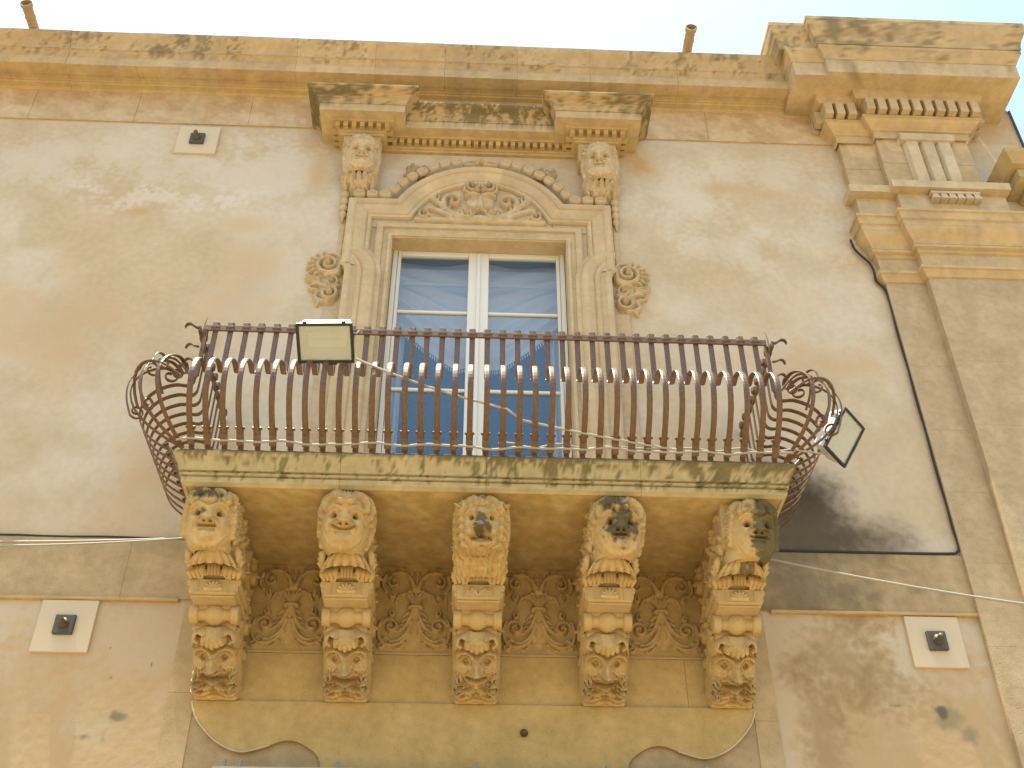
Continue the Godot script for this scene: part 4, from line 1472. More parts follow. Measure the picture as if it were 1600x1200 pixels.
# superellipsoid head surface; x is the arc length round it, y the height
func head_point(x: float, y: float, h: float, A: float, B: float, C: float) -> Vector3:
	var az := x / A
	var t := clampf(y / C, -0.999, 0.999)
	var e := 3.4
	var g := pow(1.0 - pow(absf(t), e), 1.0 / e)
	var k := 1.0 - 0.12 * clampf(-t - 0.15, 0.0, 1.0)
	var dirv := Vector3(sin(az), 0, cos(az))
	var ny := t * absf(t) * 0.7
	var nr := (Vector3(dirv.x, ny, dirv.z)).normalized()
	return Vector3(signf(dirv.x) * pow(absf(dirv.x), 0.86) * A * g * k, y, dirv.z * B * g) + nr * h

func paint_face(R: Relief, o: Dictionary) -> void:
	var ex: float = o.get("ex", 0.064)
	var ey: float = o.get("ey", 0.034)
	var ny: float = o.get("ny", -0.004)
	var my: float = o.get("my", -0.048)
	R.blob(0, 0.10, 0.13, 0.08, 0.014)
	R.sblob(ex, ey, 0.050, 0.040, -0.030)
	R.sblob(ex, ey, 0.034, 0.029, 0.032)
	R.sym([Vector2(ex - 0.042, ey - 0.004), Vector2(ex - 0.022, ey + 0.024), Vector2(ex + 0.016, ey + 0.026), Vector2(ex + 0.044, ey - 0.004)], 0.0085, 0.0085, 0.014, 0.014, 0, true)
	R.sym([Vector2(ex - 0.040, ey - 0.007), Vector2(ex - 0.016, ey - 0.026), Vector2(ex + 0.016, ey - 0.026), Vector2(ex + 0.042, ey - 0.007)], 0.008, 0.008, 0.011, 0.011, 0, true)
	R.sblob(ex + o.get("look", 0.0), ey - 0.003, 0.0215, 0.0215, -0.16)
	R.sym([Vector2(0.020, ey + 0.034 + o.get("frown", 0.0)), Vector2(ex, ey + 0.056), Vector2(ex + 0.050, ey + 0.036)], 0.017, 0.012, 0.020, 0.012, 0, true)
	# nose
	R.stroke([Vector2(0, ey + 0.026), Vector2(0, ny)], 0.016, 0.027, 0.012, 0.044, 0, true)
	R.sblob(0.019, ny - 0.002, 0.015, 0.014, 0.022)
	R.sblob(0.012, ny - 0.016, 0.0095, 0.0085, -0.06)
	# cheeks, folds, chin
	R.sblob(0.085, -0.030, 0.066, 0.066, o.get("cheek", 0.018))
	R.sym([Vector2(0.038, ny + 0.006), Vector2(0.068, ny - 0.026), Vector2(0.074, my - 0.02)], 0.011, 0.008, 0.013, 0.009, 2, true)
	R.blob(0, my - 0.062, 0.062, 0.045, 0.024)
	# mouth
	var mw: float = o.get("mw", 0.052)
	var up: float = o.get("smile", 0.008)
	R.stroke([Vector2(-mw, my + up), Vector2(0, my), Vector2(mw, my + up)], 0.019, 0.019, 0.020, 0.020, 0, true)
	R.stroke([Vector2(-mw, my + up), Vector2(-mw * 0.4, my - 0.001), Vector2(mw * 0.4, my - 0.001), Vector2(mw, my + up)], 0.0105, 0.0105, 0.050, 0.050, 2, true)
	if o.get("teeth", false):
		for k in 6:
			var x := lerpf(-mw * 0.75, mw * 0.75, k / 5.0)
			R.blob(x, my + up * absf(x) / mw + 0.004, 0.0062, 0.008, 0.026)
	R.stroke([Vector2(-0.036, my - 0.026), Vector2(0, my - 0.022), Vector2(0.036, my - 0.026)], 0.009, 0.009, 0.012, 0.012, 2, true)
	R.sym([Vector2(0.0, -0.165), Vector2(0.08, -0.145), Vector2(0.125, -0.09)], 0.018, 0.014, 0.010, 0.005, 0, true)

func lock(R: Relief, raw: Array, r0: float, r1: float, h: float) -> void:
	R.stroke(raw, r0, r1, h, h * 0.8, 1)
	for k in [-0.45, 0.1, 0.55]:
		var o := []
		for q in raw.size():
			var d: Vector2 = (raw[mini(q + 1, raw.size() - 1)] - raw[maxi(q - 1, 0)]).normalized()
			o.append(raw[q] + Vector2(-d.y, d.x) * r0 * k)
		R.stroke(o, 0.0055, 0.0045, 0.014, 0.011, 2, true)

func hair_shell(kind: int) -> Relief:
	var R := Relief.new(-0.30, 0.30, -0.185, 0.185, 0.0062)
	var top := 0.145
	if kind == 0:      # two high rolls and a centre tuft
		for s in [-1.0, 1.0]:
			lock(R, [Vector2(s * 0.022, 0.118), Vector2(s * 0.045, 0.160), Vector2(s * 0.095, 0.158), Vector2(s * 0.128, 0.112), Vector2(s * 0.122, 0.078)], 0.028, 0.022, 0.062)
			lock(R, [Vector2(s * 0.10, 0.17), Vector2(s * 0.165, 0.145), Vector2(s * 0.19, 0.085), Vector2(s * 0.168, 0.045)], 0.028, 0.022, 0.050)
			lock(R, [Vector2(s * 0.19, 0.13), Vector2(s * 0.225, 0.07), Vector2(s * 0.205, 0.015)], 0.026, 0.02, 0.042)
			lock(R, [Vector2(s * 0.22, 0.11), Vector2(s * 0.26, 0.03), Vector2(s * 0.24, -0.06)], 0.03, 0.022, 0.038)
			lock(R, [Vector2(s * 0.26, 0.0), Vector2(s * 0.27, -0.07), Vector2(s * 0.24, -0.12)], 0.028, 0.02, 0.032)
		for k in 3:
			lock(R, [Vector2((k - 1) * 0.017, 0.168), Vector2((k - 1) * 0.02, 0.118)], 0.013, 0.010, 0.05)
	elif kind == 1:    # swept back waves
		for s in [-1.0, 1.0]:
			lock(R, [Vector2(s * 0.012, 0.105), Vector2(s * 0.018, 0.155), Vector2(s * 0.06, 0.17), Vector2(s * 0.085, 0.14), Vector2(s * 0.07, 0.115)], 0.024, 0.018, 0.058)
			lock(R, [Vector2(s * 0.10, 0.105), Vector2(s * 0.105, 0.15), Vector2(s * 0.15, 0.155), Vector2(s * 0.18, 0.12)], 0.026, 0.022, 0.055)
			for k in 5:
				var y := 0.11 - k * 0.042
				lock(R, [Vector2(s * (0.158 + k * 0.008), y - 0.02), Vector2(s * 0.19, y + 0.012), Vector2(s * 0.27, y - 0.01)], 0.023, 0.02, 0.040)
	elif kind == 2:    # lion mane
		for s in [-1.0, 1.0]:
			lock(R, [Vector2(s * 0.02, 0.13), Vector2(s * 0.05, 0.165), Vector2(s * 0.09, 0.15)], 0.026, 0.02, 0.045)
			R.scroll(s * 0.125, 0.10, 0.035, 1.0, s * 1.1, 0.013, 0.05)
			for k in 6:
				var y := 0.13 - k * 0.05
				lock(R, [Vector2(s * 0.12, y), Vector2(s * 0.175, y - 0.01), Vector2(s * 0.21, y - 0.05), Vector2(s * 0.19, y - 0.07)], 0.025, 0.012, 0.042)
				lock(R, [Vector2(s * 0.20, y), Vector2(s * 0.25, y - 0.02), Vector2(s * 0.27, y - 0.06)], 0.026, 0.014, 0.038)
		for k in 5:
			lock(R, [Vector2(lerpf(-0.10, 0.10, k / 4.0), -0.14), Vector2(lerpf(-0.12, 0.12, k / 4.0), -0.18)], 0.024, 0.012, 0.03)
		lock(R, [Vector2(0, 0.15), Vector2(0, 0.11)], 0.022, 0.014, 0.05)
	else:              # curly fringe and long wavy hair
		for k in 9:
			var an := lerpf(-1.15, 1.15, k / 8.0)
			var c := Vector2(sin(an) * 0.150, 0.050 + cos(an) * 0.108)
			R.blob(c.x, c.y, 0.025, 0.027, 0.065)
			R.blob(c.x, c.y - 0.004, 0.012, 0.014, -0.05)
		for s in [-1.0, 1.0]:
			for k in 4:
				var x := 0.06 + k * 0.055
				lock(R, [Vector2(s * x * 0.3, 0.165), Vector2(s * x, 0.155), Vector2(s * (x + 0.05), 0.08)], 0.022, 0.018, 0.04)
			for k in 5:
				var x := 0.178 + k * 0.028
				lock(R, [Vector2(s * x, 0.06), Vector2(s * (x + 0.02), -0.02), Vector2(s * (x - 0.005), -0.09), Vector2(s * (x + 0.02), -0.16)], 0.019, 0.015, 0.042)
	return R

# kinds of stain on a face: soot in ragged patches
func face_color(base: Color, stain: int, ph: float) -> Callable:
	return func(x: float, y: float, h: float, p: Vector3) -> Color:
		var a := n_fine.get_noise_3d(x * 2.6, y * 2.6, ph)
		var b := n_mid.get_noise_3d(x * 6.0, y * 6.0, ph)
		var col := base * (1.0 + a * 0.16 + b * 0.10)
		var m := -1.0
		var dark := Color(0.085, 0.085, 0.065)
		if stain == 1:
			m = maxf(0.35 - Vector2((x + 0.045) / 0.10, (y - 0.03) / 0.035).length(), 0.75 - Vector2((x + 0.02) / 0.11, (y - 0.14) / 0.05).length())
		elif stain == 2:
			m = 1.0 - Vector2(x / 0.036, (y + 0.02) / 0.10).length()
			m = maxf(m, 0.6 - Vector2(x / 0.03, (y - 0.15) / 0.03).length())
		elif stain == 3:
			m = maxf(1.1 - Vector2((x - 0.01) / 0.10, (y - 0.01) / 0.115).length(), 0.9 - Vector2((x + 0.04) / 0.10, (y - 0.14) / 0.06).length())
			m = maxf(m, 0.7 - Vector2((x - 0.02) / 0.06, (y + 0.10) / 0.05).length())
		elif stain == 4:
			m = (x + 0.03) / 0.05 + 0.25
			if y < -0.115:
				m -= 0.6
			dark = Color(0.105, 0.10, 0.05)
		if m > -0.5:
			m = clampf((m + a * 0.7 + b * 0.5) * 1.9, 0.0, 0.86)
			col = col.lerp(dark, m)
		return col

var mesh_cache := {}

# lower grotesque mask, carved on the sloping underside
func mask_relief(kind: int) -> Relief:
	var W := 0.152
	var R := Relief.new(-W, W, 0.0, 0.50, 0.0058)
	var Y := func(v: float) -> float: return 0.50 * (1.0 - v)
	var ey: float = Y.call(0.40)
	# forehead leaf
	for k in 5:
		var x := (k - 2) * 0.026
		R.stroke([Vector2(x * 0.6, Y.call(0.02)), Vector2(x * 1.0, Y.call(0.13)), Vector2(x * 1.15, Y.call(0.235 - absf(k - 2) * 0.02))], 0.024, 0.020, 0.022, 0.040, 1)
	for s in [-1.0, 1.0]:
		R.stroke([Vector2(s * 0.06, Y.call(0.05)), Vector2(s * 0.11, Y.call(0.10)), Vector2(s * 0.125, Y.call(0.17)), Vector2(s * 0.10, Y.call(0.20))], 0.020, 0.016, 0.030, 0.035, 0)
		R.blob(s * 0.092, Y.call(0.115), 0.017, 0.020, -0.06)
		R.blob(s * 0.125, Y.call(0.05), 0.014, 0.014, -0.04)
		R.blob(s * 0.055, Y.call(0.245), 0.022, 0.010, -0.045, s * 0.6)
		R.stroke([Vector2(s * 0.13, Y.call(0.22)), Vector2(s * 0.145, Y.call(0.30))], 0.014, 0.012, 0.035, 0.03, 0)
		# brow, eye
		R.stroke([Vector2(s * 0.012, Y.call(0.345)), Vector2(s * 0.05, Y.call(0.285)), Vector2(s * 0.10, Y.call(0.30)), Vector2(s * 0.125, Y.call(0.37))], 0.017, 0.014, 0.030, 0.022, 0, true)
		R.blob(s * 0.064, ey, 0.036, 0.040, -0.020)
		R.blob(s * 0.064, ey, 0.026, 0.030, 0.026)
		R.stroke([Vector2(s * 0.036, ey), Vector2(s * 0.062, ey + 0.032), Vector2(s * 0.092, ey + 0.004)], 0.007, 0.007, 0.010, 0.010, 0, true)
		R.stroke([Vector2(s * 0.038, ey - 0.006), Vector2(s * 0.064, ey - 0.032), Vector2(s * 0.094, ey - 0.004)], 0.007, 0.007, 0.010, 0.010, 0, true)
		R.blob(s * 0.062, ey - 0.002, 0.019, 0.021, -0.15)
		# cheek furrows
		for k in 4:
			R.stroke([Vector2(s * (0.055 + k * 0.016), Y.call(0.50 + k * 0.004)), Vector2(s * (0.082 + k * 0.016), Y.call(0.575)), Vector2(s * (0.062 + k * 0.014), Y.call(0.665 + k * 0.012))], 0.0085, 0.007, 0.016, 0.010, 0, true)
		# moustache locks and beard curls
		R.scroll(s * 0.120, Y.call(0.655), 0.030, 0.5, s * 1.2, 0.011, 0.030, 0)
		R.scroll(s * 0.112, Y.call(0.775), 0.034, 2.0, s * -1.2, 0.012, 0.032, 0)
		for k in 3:
			R.stroke([Vector2(s * 0.075, Y.call(0.70 + k * 0.05)), Vector2(s * 0.10, Y.call(0.725 + k * 0.05)), Vector2(s * 0.14, Y.call(0.70 + k * 0.05))], 0.011, 0.007, 0.028, 0.020, 0)
		R.stroke([Vector2(s * 0.02, Y.call(0.80)), Vector2(s * 0.07, Y.call(0.84)), Vector2(s * 0.12, Y.call(0.81))], 0.022, 0.016, 0.035, 0.025, 0)
		R.stroke([Vector2(s * 0.03, Y.call(0.87)), Vector2(s * 0.08, Y.call(0.93)), Vector2(s * 0.13, Y.call(0.90))], 0.018, 0.014, 0.028, 0.02, 0)
		R.blob(s * 0.085, Y.call(0.865), 0.03, 0.014, -0.025, s * -0.4)
	R.blob(0, Y.call(0.12), 0.15, 0.10, 0.040)
	R.blob(0, Y.call(0.50), 0.15, 0.19, 0.045)
	# nose
	var wide := 0.026 if kind != 2 else 0.034
	R.stroke([Vector2(0, Y.call(0.35)), Vector2(0, Y.call(0.515))], 0.016, 0.030, 0.020, 0.058, 0, true)
	R.sblob(0.026, Y.call(0.52), 0.02, 0.022, 0.030)
	R.sblob(0.015, Y.call(0.545), 0.011, 0.012, -0.06)
	for k in 3:
		R.blob(0, Y.call(0.29 + k * 0.022), 0.008, 0.008, 0.02)
	if kind == 2:
		R.stroke([Vector2(-0.055, Y.call(0.615)), Vector2(0, Y.call(0.64)), Vector2(0.055, Y.call(0.615))], 0.011, 0.011, 0.024, 0.024, 2, true)
		R.stroke([Vector2(-0.05, Y.call(0.655)), Vector2(0, Y.call(0.675)), Vector2(0.05, Y.call(0.655))], 0.014, 0.014, 0.022, 0.022, 0, true)
		R.blob(0, Y.call(0.74), 0.035, 0.035, 0.03)
	else:
		# snarling open mouth with teeth and tongue
		R.stroke([Vector2(-0.062, Y.call(0.60)), Vector2(0, Y.call(0.585)), Vector2(0.062, Y.call(0.60))], 0.016, 0.016, 0.026, 0.026, 0, true)
		R.stroke([Vector2(-0.052, Y.call(0.640)), Vector2(0, Y.call(0.648)), Vector2(0.052, Y.call(0.640))], 0.027, 0.027, 0.105, 0.105, 2, true)
		for k in 7:
			R.blob(lerpf(-0.036, 0.036, k / 6.0), Y.call(0.612), 0.0068, 0.013, 0.075)
		R.blob(0, Y.call(0.676), 0.026, 0.020, 0.055)
		R.stroke([Vector2(-0.06, Y.call(0.665)), Vector2(-0.03, Y.call(0.705)), Vector2(0.03, Y.call(0.705)), Vector2(0.06, Y.call(0.665))], 0.012, 0.012, 0.026, 0.026, 0, true)
		R.blob(0, Y.call(0.745), 0.04, 0.036, 0.035)
	# low leaf at the foot
	R.stroke([Vector2(-0.04, Y.call(0.965)), Vector2(0, Y.call(0.94)), Vector2(0.04, Y.call(0.965))], 0.016, 0.016, 0.02, 0.02, 0)
	# stone grain of the chisel
	for j in R.ny:
		for i in R.nx:
			R.a[j * R.nx + i] += n_fine.get_noise_3d(i * 0.03, j * 0.03, kind * 3.0) * 0.006
	return R

func side_relief() -> Relief:
	var R := Relief.new(0.0, 0.86, -1.16, -0.20, 0.0085)
	var r2 := RandomNumberGenerator.new()
	r2.seed = 77
	var inside := func(z: float, y: float) -> bool:
		var lim := 0.86
		if y < -0.83:
			lim = 0.06 + (y + 1.165) / 0.335 * 0.34
		elif y < -0.62:
			lim = 0.42 + (y + 0.83) * 0.6
		elif y < -0.45:
			lim = 0.55 + (y + 0.62) * 1.4
		return z > 0.03 and z < lim - 0.05
	# one long S scroll with leaves along it
	var sp := [Vector2(0.10, -1.02), Vector2(0.22, -0.92), Vector2(0.24, -0.78), Vector2(0.16, -0.66), Vector2(0.20, -0.52), Vector2(0.36, -0.46), Vector2(0.50, -0.40), Vector2(0.66, -0.32)]
	R.stroke(sp, 0.028, 0.02, 0.028, 0.022, 1)
	R.scroll(0.13, -0.72, 0.07, 0.5, 1.3, 0.02, 0.035)
	R.scroll(0.30, -0.62, 0.07, 2.0, -1.3, 0.02, 0.035)
	R.scroll(0.12, -0.36, 0.07, 1.0, 1.3, 0.02, 0.035)
	R.scroll(0.46, -0.52, 0.05, 2.0, -1.2, 0.017, 0.035)
	R.scroll(0.62, -0.40, 0.05, 0.0, 1.2, 0.017, 0.035)
	for k in 90:
		var p := Vector2(r2.randf_range(0.03, 0.8), r2.randf_range(-1.12, -0.24))
		if not inside.call(p.x, p.y):
			continue
		var an := r2.randf_range(0, TAU)
		var l := r2.randf_range(0.03, 0.06)
		var d := Vector2(cos(an), sin(an)) * l
		R.stroke([p, p + d * 0.6 + Vector2(-d.y, d.x) * 0.4, p + d], 0.017, 0.009, 0.032, 0.020, 1, false, 3)
		if k % 3 == 0:
			R.blob(p.x + d.x, p.y + d.y, 0.014, 0.014, -0.02)
	return R

func core_outline() -> PackedVector2Array:
	return PackedVector2Array([Vector2(0.0, -0.2), Vector2(0.88, -0.2), Vector2(0.86, -0.42), Vector2(0.70, -0.55), Vector2(0.56, -0.63), Vector2(0.50, -0.735), Vector2(0.38, -0.76), Vector2(0.37, -0.84), Vector2(0.30, -0.92), Vector2(0.20, -1.02), Vector2(0.03, -1.162), Vector2(0.0, -1.162)])

func build_corbel(i: int, opt: Dictionary) -> void:
	var cx := (i - 2) * 0.8
	var o := thing("carved_corbel", opt.label, "corbel", Vector3(cx, 0, 0), "carved corbels under the balcony")
	var base: Color = tint(Color(0.60, 0.445, 0.215), 0.03)
	var mb: MB
	# console body
	if not mesh_cache.has("core"):
		mb = MB.new()
		mb.col = Color(0.585, 0.45, 0.255)
		var pg := core_outline()
		var t3 := Geometry2D.triangulate_polygon(pg)
		for s in [-1.0, 1.0]:
			for k in range(0, t3.size(), 3):
				mb.tri(Vector3(s * 0.122, pg[t3[k]].y, pg[t3[k]].x), Vector3(s * 0.122, pg[t3[k + 1]].y, pg[t3[k + 1]].x), Vector3(s * 0.122, pg[t3[k + 2]].y, pg[t3[k + 2]].x), Vector3(s, 0, 0))
		for k in range(1, pg.size() - 1):
			var a := pg[k]
			var b := pg[k + 1]
			mb.quad(Vector3(-0.122, a.y, a.x), Vector3(0.122, a.y, a.x), Vector3(0.122, b.y, b.x), Vector3(-0.122, b.y, b.x), Vector3(0, -(a.x - b.x), a.y - b.y))
		mesh_cache["core"] = mb.mesh(M.stone)
		var R := side_relief()
		for s in [-1.0, 1.0]:
			mesh_cache["side%d" % s] = relief_mesh(R, func(x, y, h): return Vector3(s * (0.119 + h), y, x), orn_color(Color(0.595, 0.44, 0.21)), M.carved, -s, true)
		# bulging sides of the plinth block and its moulded foot
		mb = MB.new()
		mb.col = Color(0.595, 0.44, 0.21)
		mb.box(Vector3(0, -0.683, 0.44), Vector3(0.272, 0.098, 0.32), 0.006)
		for s in [-1.0, 1.0]:
			mb.tube([Vector3(s * 0.132, -0.655, 0.30), Vector3(s * 0.132, -0.655, 0.596)], 0.030, 12)
			mb.tube([Vector3(s * 0.126, -0.70, 0.30), Vector3(s * 0.126, -0.70, 0.592)], 0.024, 12)
		mesh_cache["plinth"] = mb.mesh(M.stone)
		mb = MB.new()
		mb.col = Color(0.58, 0.445, 0.255)
		mb.box(Vector3(0, -0.738, 0.40), Vector3(0.262, 0.012, 0.36), 0.003)
		mb.box(Vector3(0, -0.752, 0.33), Vector3(0.23, 0.022, 0.26), 0.003)
		mesh_cache["plinth_foot"] = mb.mesh(M.stone)
		mb = MB.new()
		mb.col = Color(0.61, 0.46, 0.23)
		for q in [[0, -0.643, 0.176, 0.006], [0, -0.723, 0.176, 0.006]]:
			mb.box(Vector3(q[0], q[1], 0.601), Vector3(q[2], q[3], 0.008), 0.002)
		for s in [-0.09, 0.09]:
			mb.box(Vector3(s, -0.683, 0.601), Vector3(0.006, 0.086, 0.008), 0.002)
		mesh_cache["panel_frame"] = mb.mesh(M.stone)
		for kind in 2:
			R = Relief.new(-0.075, 0.075, -0.036, 0.036, 0.004)
			if kind == 0:
				for k in 7:
					var an := lerpf(0.12, PI - 0.12, k / 6.0)
					R.stroke([Vector2(0, -0.022), Vector2(0, -0.02) + Vector2(cos(an) * 0.048, sin(an) * 0.046)], 0.006, 0.011, 0.012, 0.020, 1)
				R.stroke([Vector2(-0.05, -0.03), Vector2(0.05, -0.03)], 0.005, 0.005, 0.010, 0.010, 1)
			else:
				for s in [-1.0, 1.0]:
					for k in 3:
						R.stroke([Vector2(s * 0.004, -0.028), Vector2(s * (0.012 + k * 0.008), 0.0), Vector2(s * (0.022 + k * 0.018), 0.012 + 0.006 * k)], 0.006, 0.004, 0.014, 0.010, 1)
					R.scroll(s * 0.058, 0.006, 0.014, 0.0, s * 1.0, 0.004, 0.014)
			mesh_cache["shell%d" % kind] = relief_mesh(R, func(x, y, h): return Vector3(x, -0.683 + y, 0.599 + h), orn_color(Color(0.61, 0.46, 0.23)), M.carved, 1.0, true)
		# turned roll
		mb = MB.new()
		mb.col = Color(0.60, 0.445, 0.215)
		var pr := []
		for q in [[-0.150, 0.0], [-0.150, 0.052], [-0.140, 0.057], [-0.105, 0.057], [-0.098, 0.050], [-0.096, 0.040], [-0.078, 0.036], [-0.055, 0.039], [-0.052, 0.045], [-0.046, 0.045], [-0.042, 0.050], [-0.022, 0.061], [0.0, 0.065], [0.022, 0.061], [0.042, 0.050], [0.046, 0.045], [0.052, 0.045], [0.055, 0.039], [0.078, 0.036], [0.096, 0.040], [0.098, 0.050], [0.105, 0.057], [0.140, 0.057], [0.150, 0.052], [0.150, 0.0]]:
			pr.append(Vector2(q[0], q[1]))
		mb.lathe(Vector3(0, -0.785, 0.425), Vector3(1, 0, 0), pr, 20)
		mesh_cache["roll"] = mb.mesh(M.stone)
		# claw feet, one on each side
		for s in [-1.0, 1.0]:
			mb = MB.new()
			mb.col = Color(0.60, 0.445, 0.215)
			for k in 4:
				mb.tube([Vector3(s * (0.066 + k * 0.024), -0.545, 0.60), Vector3(s * (0.070 + k * 0.026), -0.580, 0.662 - k * 0.012), Vector3(s * (0.070 + k * 0.026), -0.612, 0.664 - k * 0.012), Vector3(s * (0.066 + k * 0.024), -0.634, 0.630 - k * 0.01)], [0.014, 0.022, 0.021, 0.010], 8)
			mb.tube([Vector3(s * 0.052, -0.59, 0.62), Vector3(s * 0.047, -0.612, 0.655), Vector3(s * 0.047, -0.634, 0.64)], [0.010, 0.017, 0.010], 8)
			mesh_cache["foot%d" % s] = mb.mesh(M.carved)
		mb = MB.new()
		mb.col = Color(0.60, 0.445, 0.215)
		for k in 4:
			var x := (k - 1.5) * 0.017
			mb.tube([Vector3(x, -0.545, 0.655), Vector3(x * 1.1, -0.59, 0.672), Vector3(x * 1.15, -0.634, 0.648)], [0.011, 0.0115, 0.010], 8)
		mesh_cache["tail_tongue"] = mb.mesh(M.carved)
		mb = MB.new()
		mb.col = PALE
		for s in [-0.085, 0.085]:
			mb.box(Vector3(s, -0.631, 0.60), Vector3(0.038, 0.016, 0.05), 0.002)
		mesh_cache["foot_block"] = mb.mesh(M.stone)
	part(o, "console", mesh_cache["core"])
	part(o, "side_carving", mesh_cache["side-1"])
	part(o, "side_carving", mesh_cache["side1"])
	var pl := part(o, "plinth", mesh_cache["plinth"])
	part(pl, "plinth_foot", mesh_cache["plinth_foot"])
	part(pl, "panel_frame", mesh_cache["panel_frame"])
	part(pl, "shell_carving", mesh_cache["shell%d" % (1 if i == 2 else 0)])
	part(o, "turned_roll", mesh_cache["roll"])
	part(o, "claw_foot", mesh_cache["foot-1"])
	part(o, "claw_foot", mesh_cache["foot1"])
	part(o, "fluted_tail", mesh_cache["tail_tongue"])
	part(o, "foot_block", mesh_cache["foot_block"])
	# grotesque mask on the slope: up the slope is away from the wall
	var kind := 2 if i == 2 else 0
	var mk := "mask%d" % kind
	if not mesh_cache.has(mk):
		var R := mask_relief(kind)
		var foot := Vector3(0, -1.166, 0.045)
		var head := Vector3(0, -0.838, 0.385)
		var nr := Vector3(0, -(head.z - foot.z), head.y - foot.y).normalized()
		var c2 := orn_color(Color(0.595, 0.44, 0.21))
		mesh_cache[mk] = relief_mesh(R, func(x, y, h):
			var b: Vector3 = foot.lerp(head, y / 0.50)
			var ed := clampf((absf(x) - 0.118) / 0.034, 0.0, 1.0)
			var up := clampf((y - 0.44) / 0.06, 0.0, 1.0)
			var dn := clampf((0.10 - y) / 0.10, 0.0, 1.0)
			return b + Vector3(x, 0, 0) + nr * ((0.03 + (h - 0.03) * 1.55) * (1.0 - dn * 0.65) - 0.09 * ed * ed - 0.03 * up + 0.012), c2, M.carved, 1.0)
	part(o, "grotesque_mask", mesh_cache[mk])
	# bust
	var bust := Node3D.new()
	bust.name = "bust"
	o.add_child(bust, true)
	bust.position = Vector3(opt.get("hx", 0.0), -0.385, 0.812)
	bust.rotation = Vector3(opt.get("tilt", 0.24), opt.get("yaw", 0.0), opt.get("roll", 0.0))
	var A := 0.150
	var B := 0.156
	var Cc := 0.188
	var R := Relief.new(-0.30, 0.30, -0.180, 0.180, 0.0058)
	if opt.get("lion", false):
		R.blob(0, 0.07, 0.10, 0.07, 0.012)
		R.stroke([Vector2(0, 0.075), Vector2(0, -0.035)], 0.030, 0.046, 0.020, 0.075, 0, true)
		R.stroke([Vector2(-0.045, -0.055), Vector2(0, -0.045), Vector2(0.045, -0.055)], 0.042, 0.042, 0.055, 0.055, 0, true)
		R.sblob(0.018, -0.030, 0.012, 0.009, -0.03)
		R.sblob(0.058, 0.045, 0.040, 0.034, -0.02)
		R.sblob(0.058, 0.042, 0.026, 0.022, 0.022)
		R.sblob(0.058, 0.040, 0.018, 0.018, -0.14)
		R.sym([Vector2(0.02, 0.065), Vector2(0.06, 0.085), Vector2(0.10, 0.06)], 0.016, 0.012, 0.02, 0.012, 0, true)
		R.stroke([Vector2(-0.05, -0.09), Vector2(0, -0.078), Vector2(0.05, -0.09)], 0.015, 0.015, 0.05, 0.05, 2, true)
		for s in [-1.0, 1.0]:
			R.blob(s * 0.028, -0.082, 0.008, 0.016, 0.04)
			for k in 3:
				R.blob(s * (0.012 + k * 0.012), -0.062, 0.005, 0.01, -0.012)
		R.stroke([Vector2(-0.04, -0.118), Vector2(0, -0.125), Vector2(0.04, -0.118)], 0.022, 0.022, 0.03, 0.03, 0, true)
	else:
		paint_face(R, opt)
	# ears
	if not opt.get("lion", false):
		R.sym([Vector2(0.222, 0.03), Vector2(0.245, 0.005), Vector2(0.235, -0.045)], 0.024, 0.014, 0.030, 0.026, 0)
		R.sblob(0.232, -0.004, 0.012, 0.024, -0.03)
	for j in R.ny:
		for q in R.nx:
			R.a[j * R.nx + q] += n_fine.get_noise_3d(q * 0.02, j * 0.02, i * 5.0) * 0.002
	var fc := face_color(base, opt.stain, i * 7.3)
	part(bust, "head", relief_mesh(R, func(x, y, h): return head_point(x, y, h, A, B, Cc), fc, M.carved, 1.0))
	var H := hair_shell(opt.hair)
	part(bust, "hair", relief_mesh(H, func(x, y, h): return head_point(x, y * 1.0, h - 0.004, A, B, Cc), fc, M.carved, 1.0, true))
	if opt.get("lion", false):
		# shaggy chest
		var S := Relief.new(-0.20, 0.20, -0.645, -0.46, 0.0075)
		var r3 := RandomNumberGenerator.new()
		r3.seed = 9
		S.blob(0, -0.58, 0.2, 0.16, 0.02)
		for row in 5:
			for k in 9:
				var x := lerpf(-0.17, 0.17, (k + 0.5 * (row % 2)) / 8.5) + r3.randf_range(-0.01, 0.01)
				var y := -0.465 - row * 0.030
				lock(S, [Vector2(x, y), Vector2(x * 1.04 + r3.randf_range(-0.012, 0.012), y - 0.035), Vector2(x * 1.02, y - 0.062)], 0.02, 0.011, 0.045 - row * 0.002)
		part(bust, "chest_mane", relief_mesh(S, func(x, y, h):
			var t = (y + 0.46) / -0.185
			var az: float = x / 0.135
			return Vector3(sin(az) * 0.142, y + 0.375, lerpf(-0.02, -0.19, t) + cos(az) * 0.13) + Vector3(sin(az), -0.3, cos(az)) * h, orn_color(base), M.carved, -1.0 * -1.0))
	else:
		# pleated collar with scalloped hem
		var P := PackedVector3Array()
		var Cq := PackedColorArray()
		var nu := 97
		var nv := 16
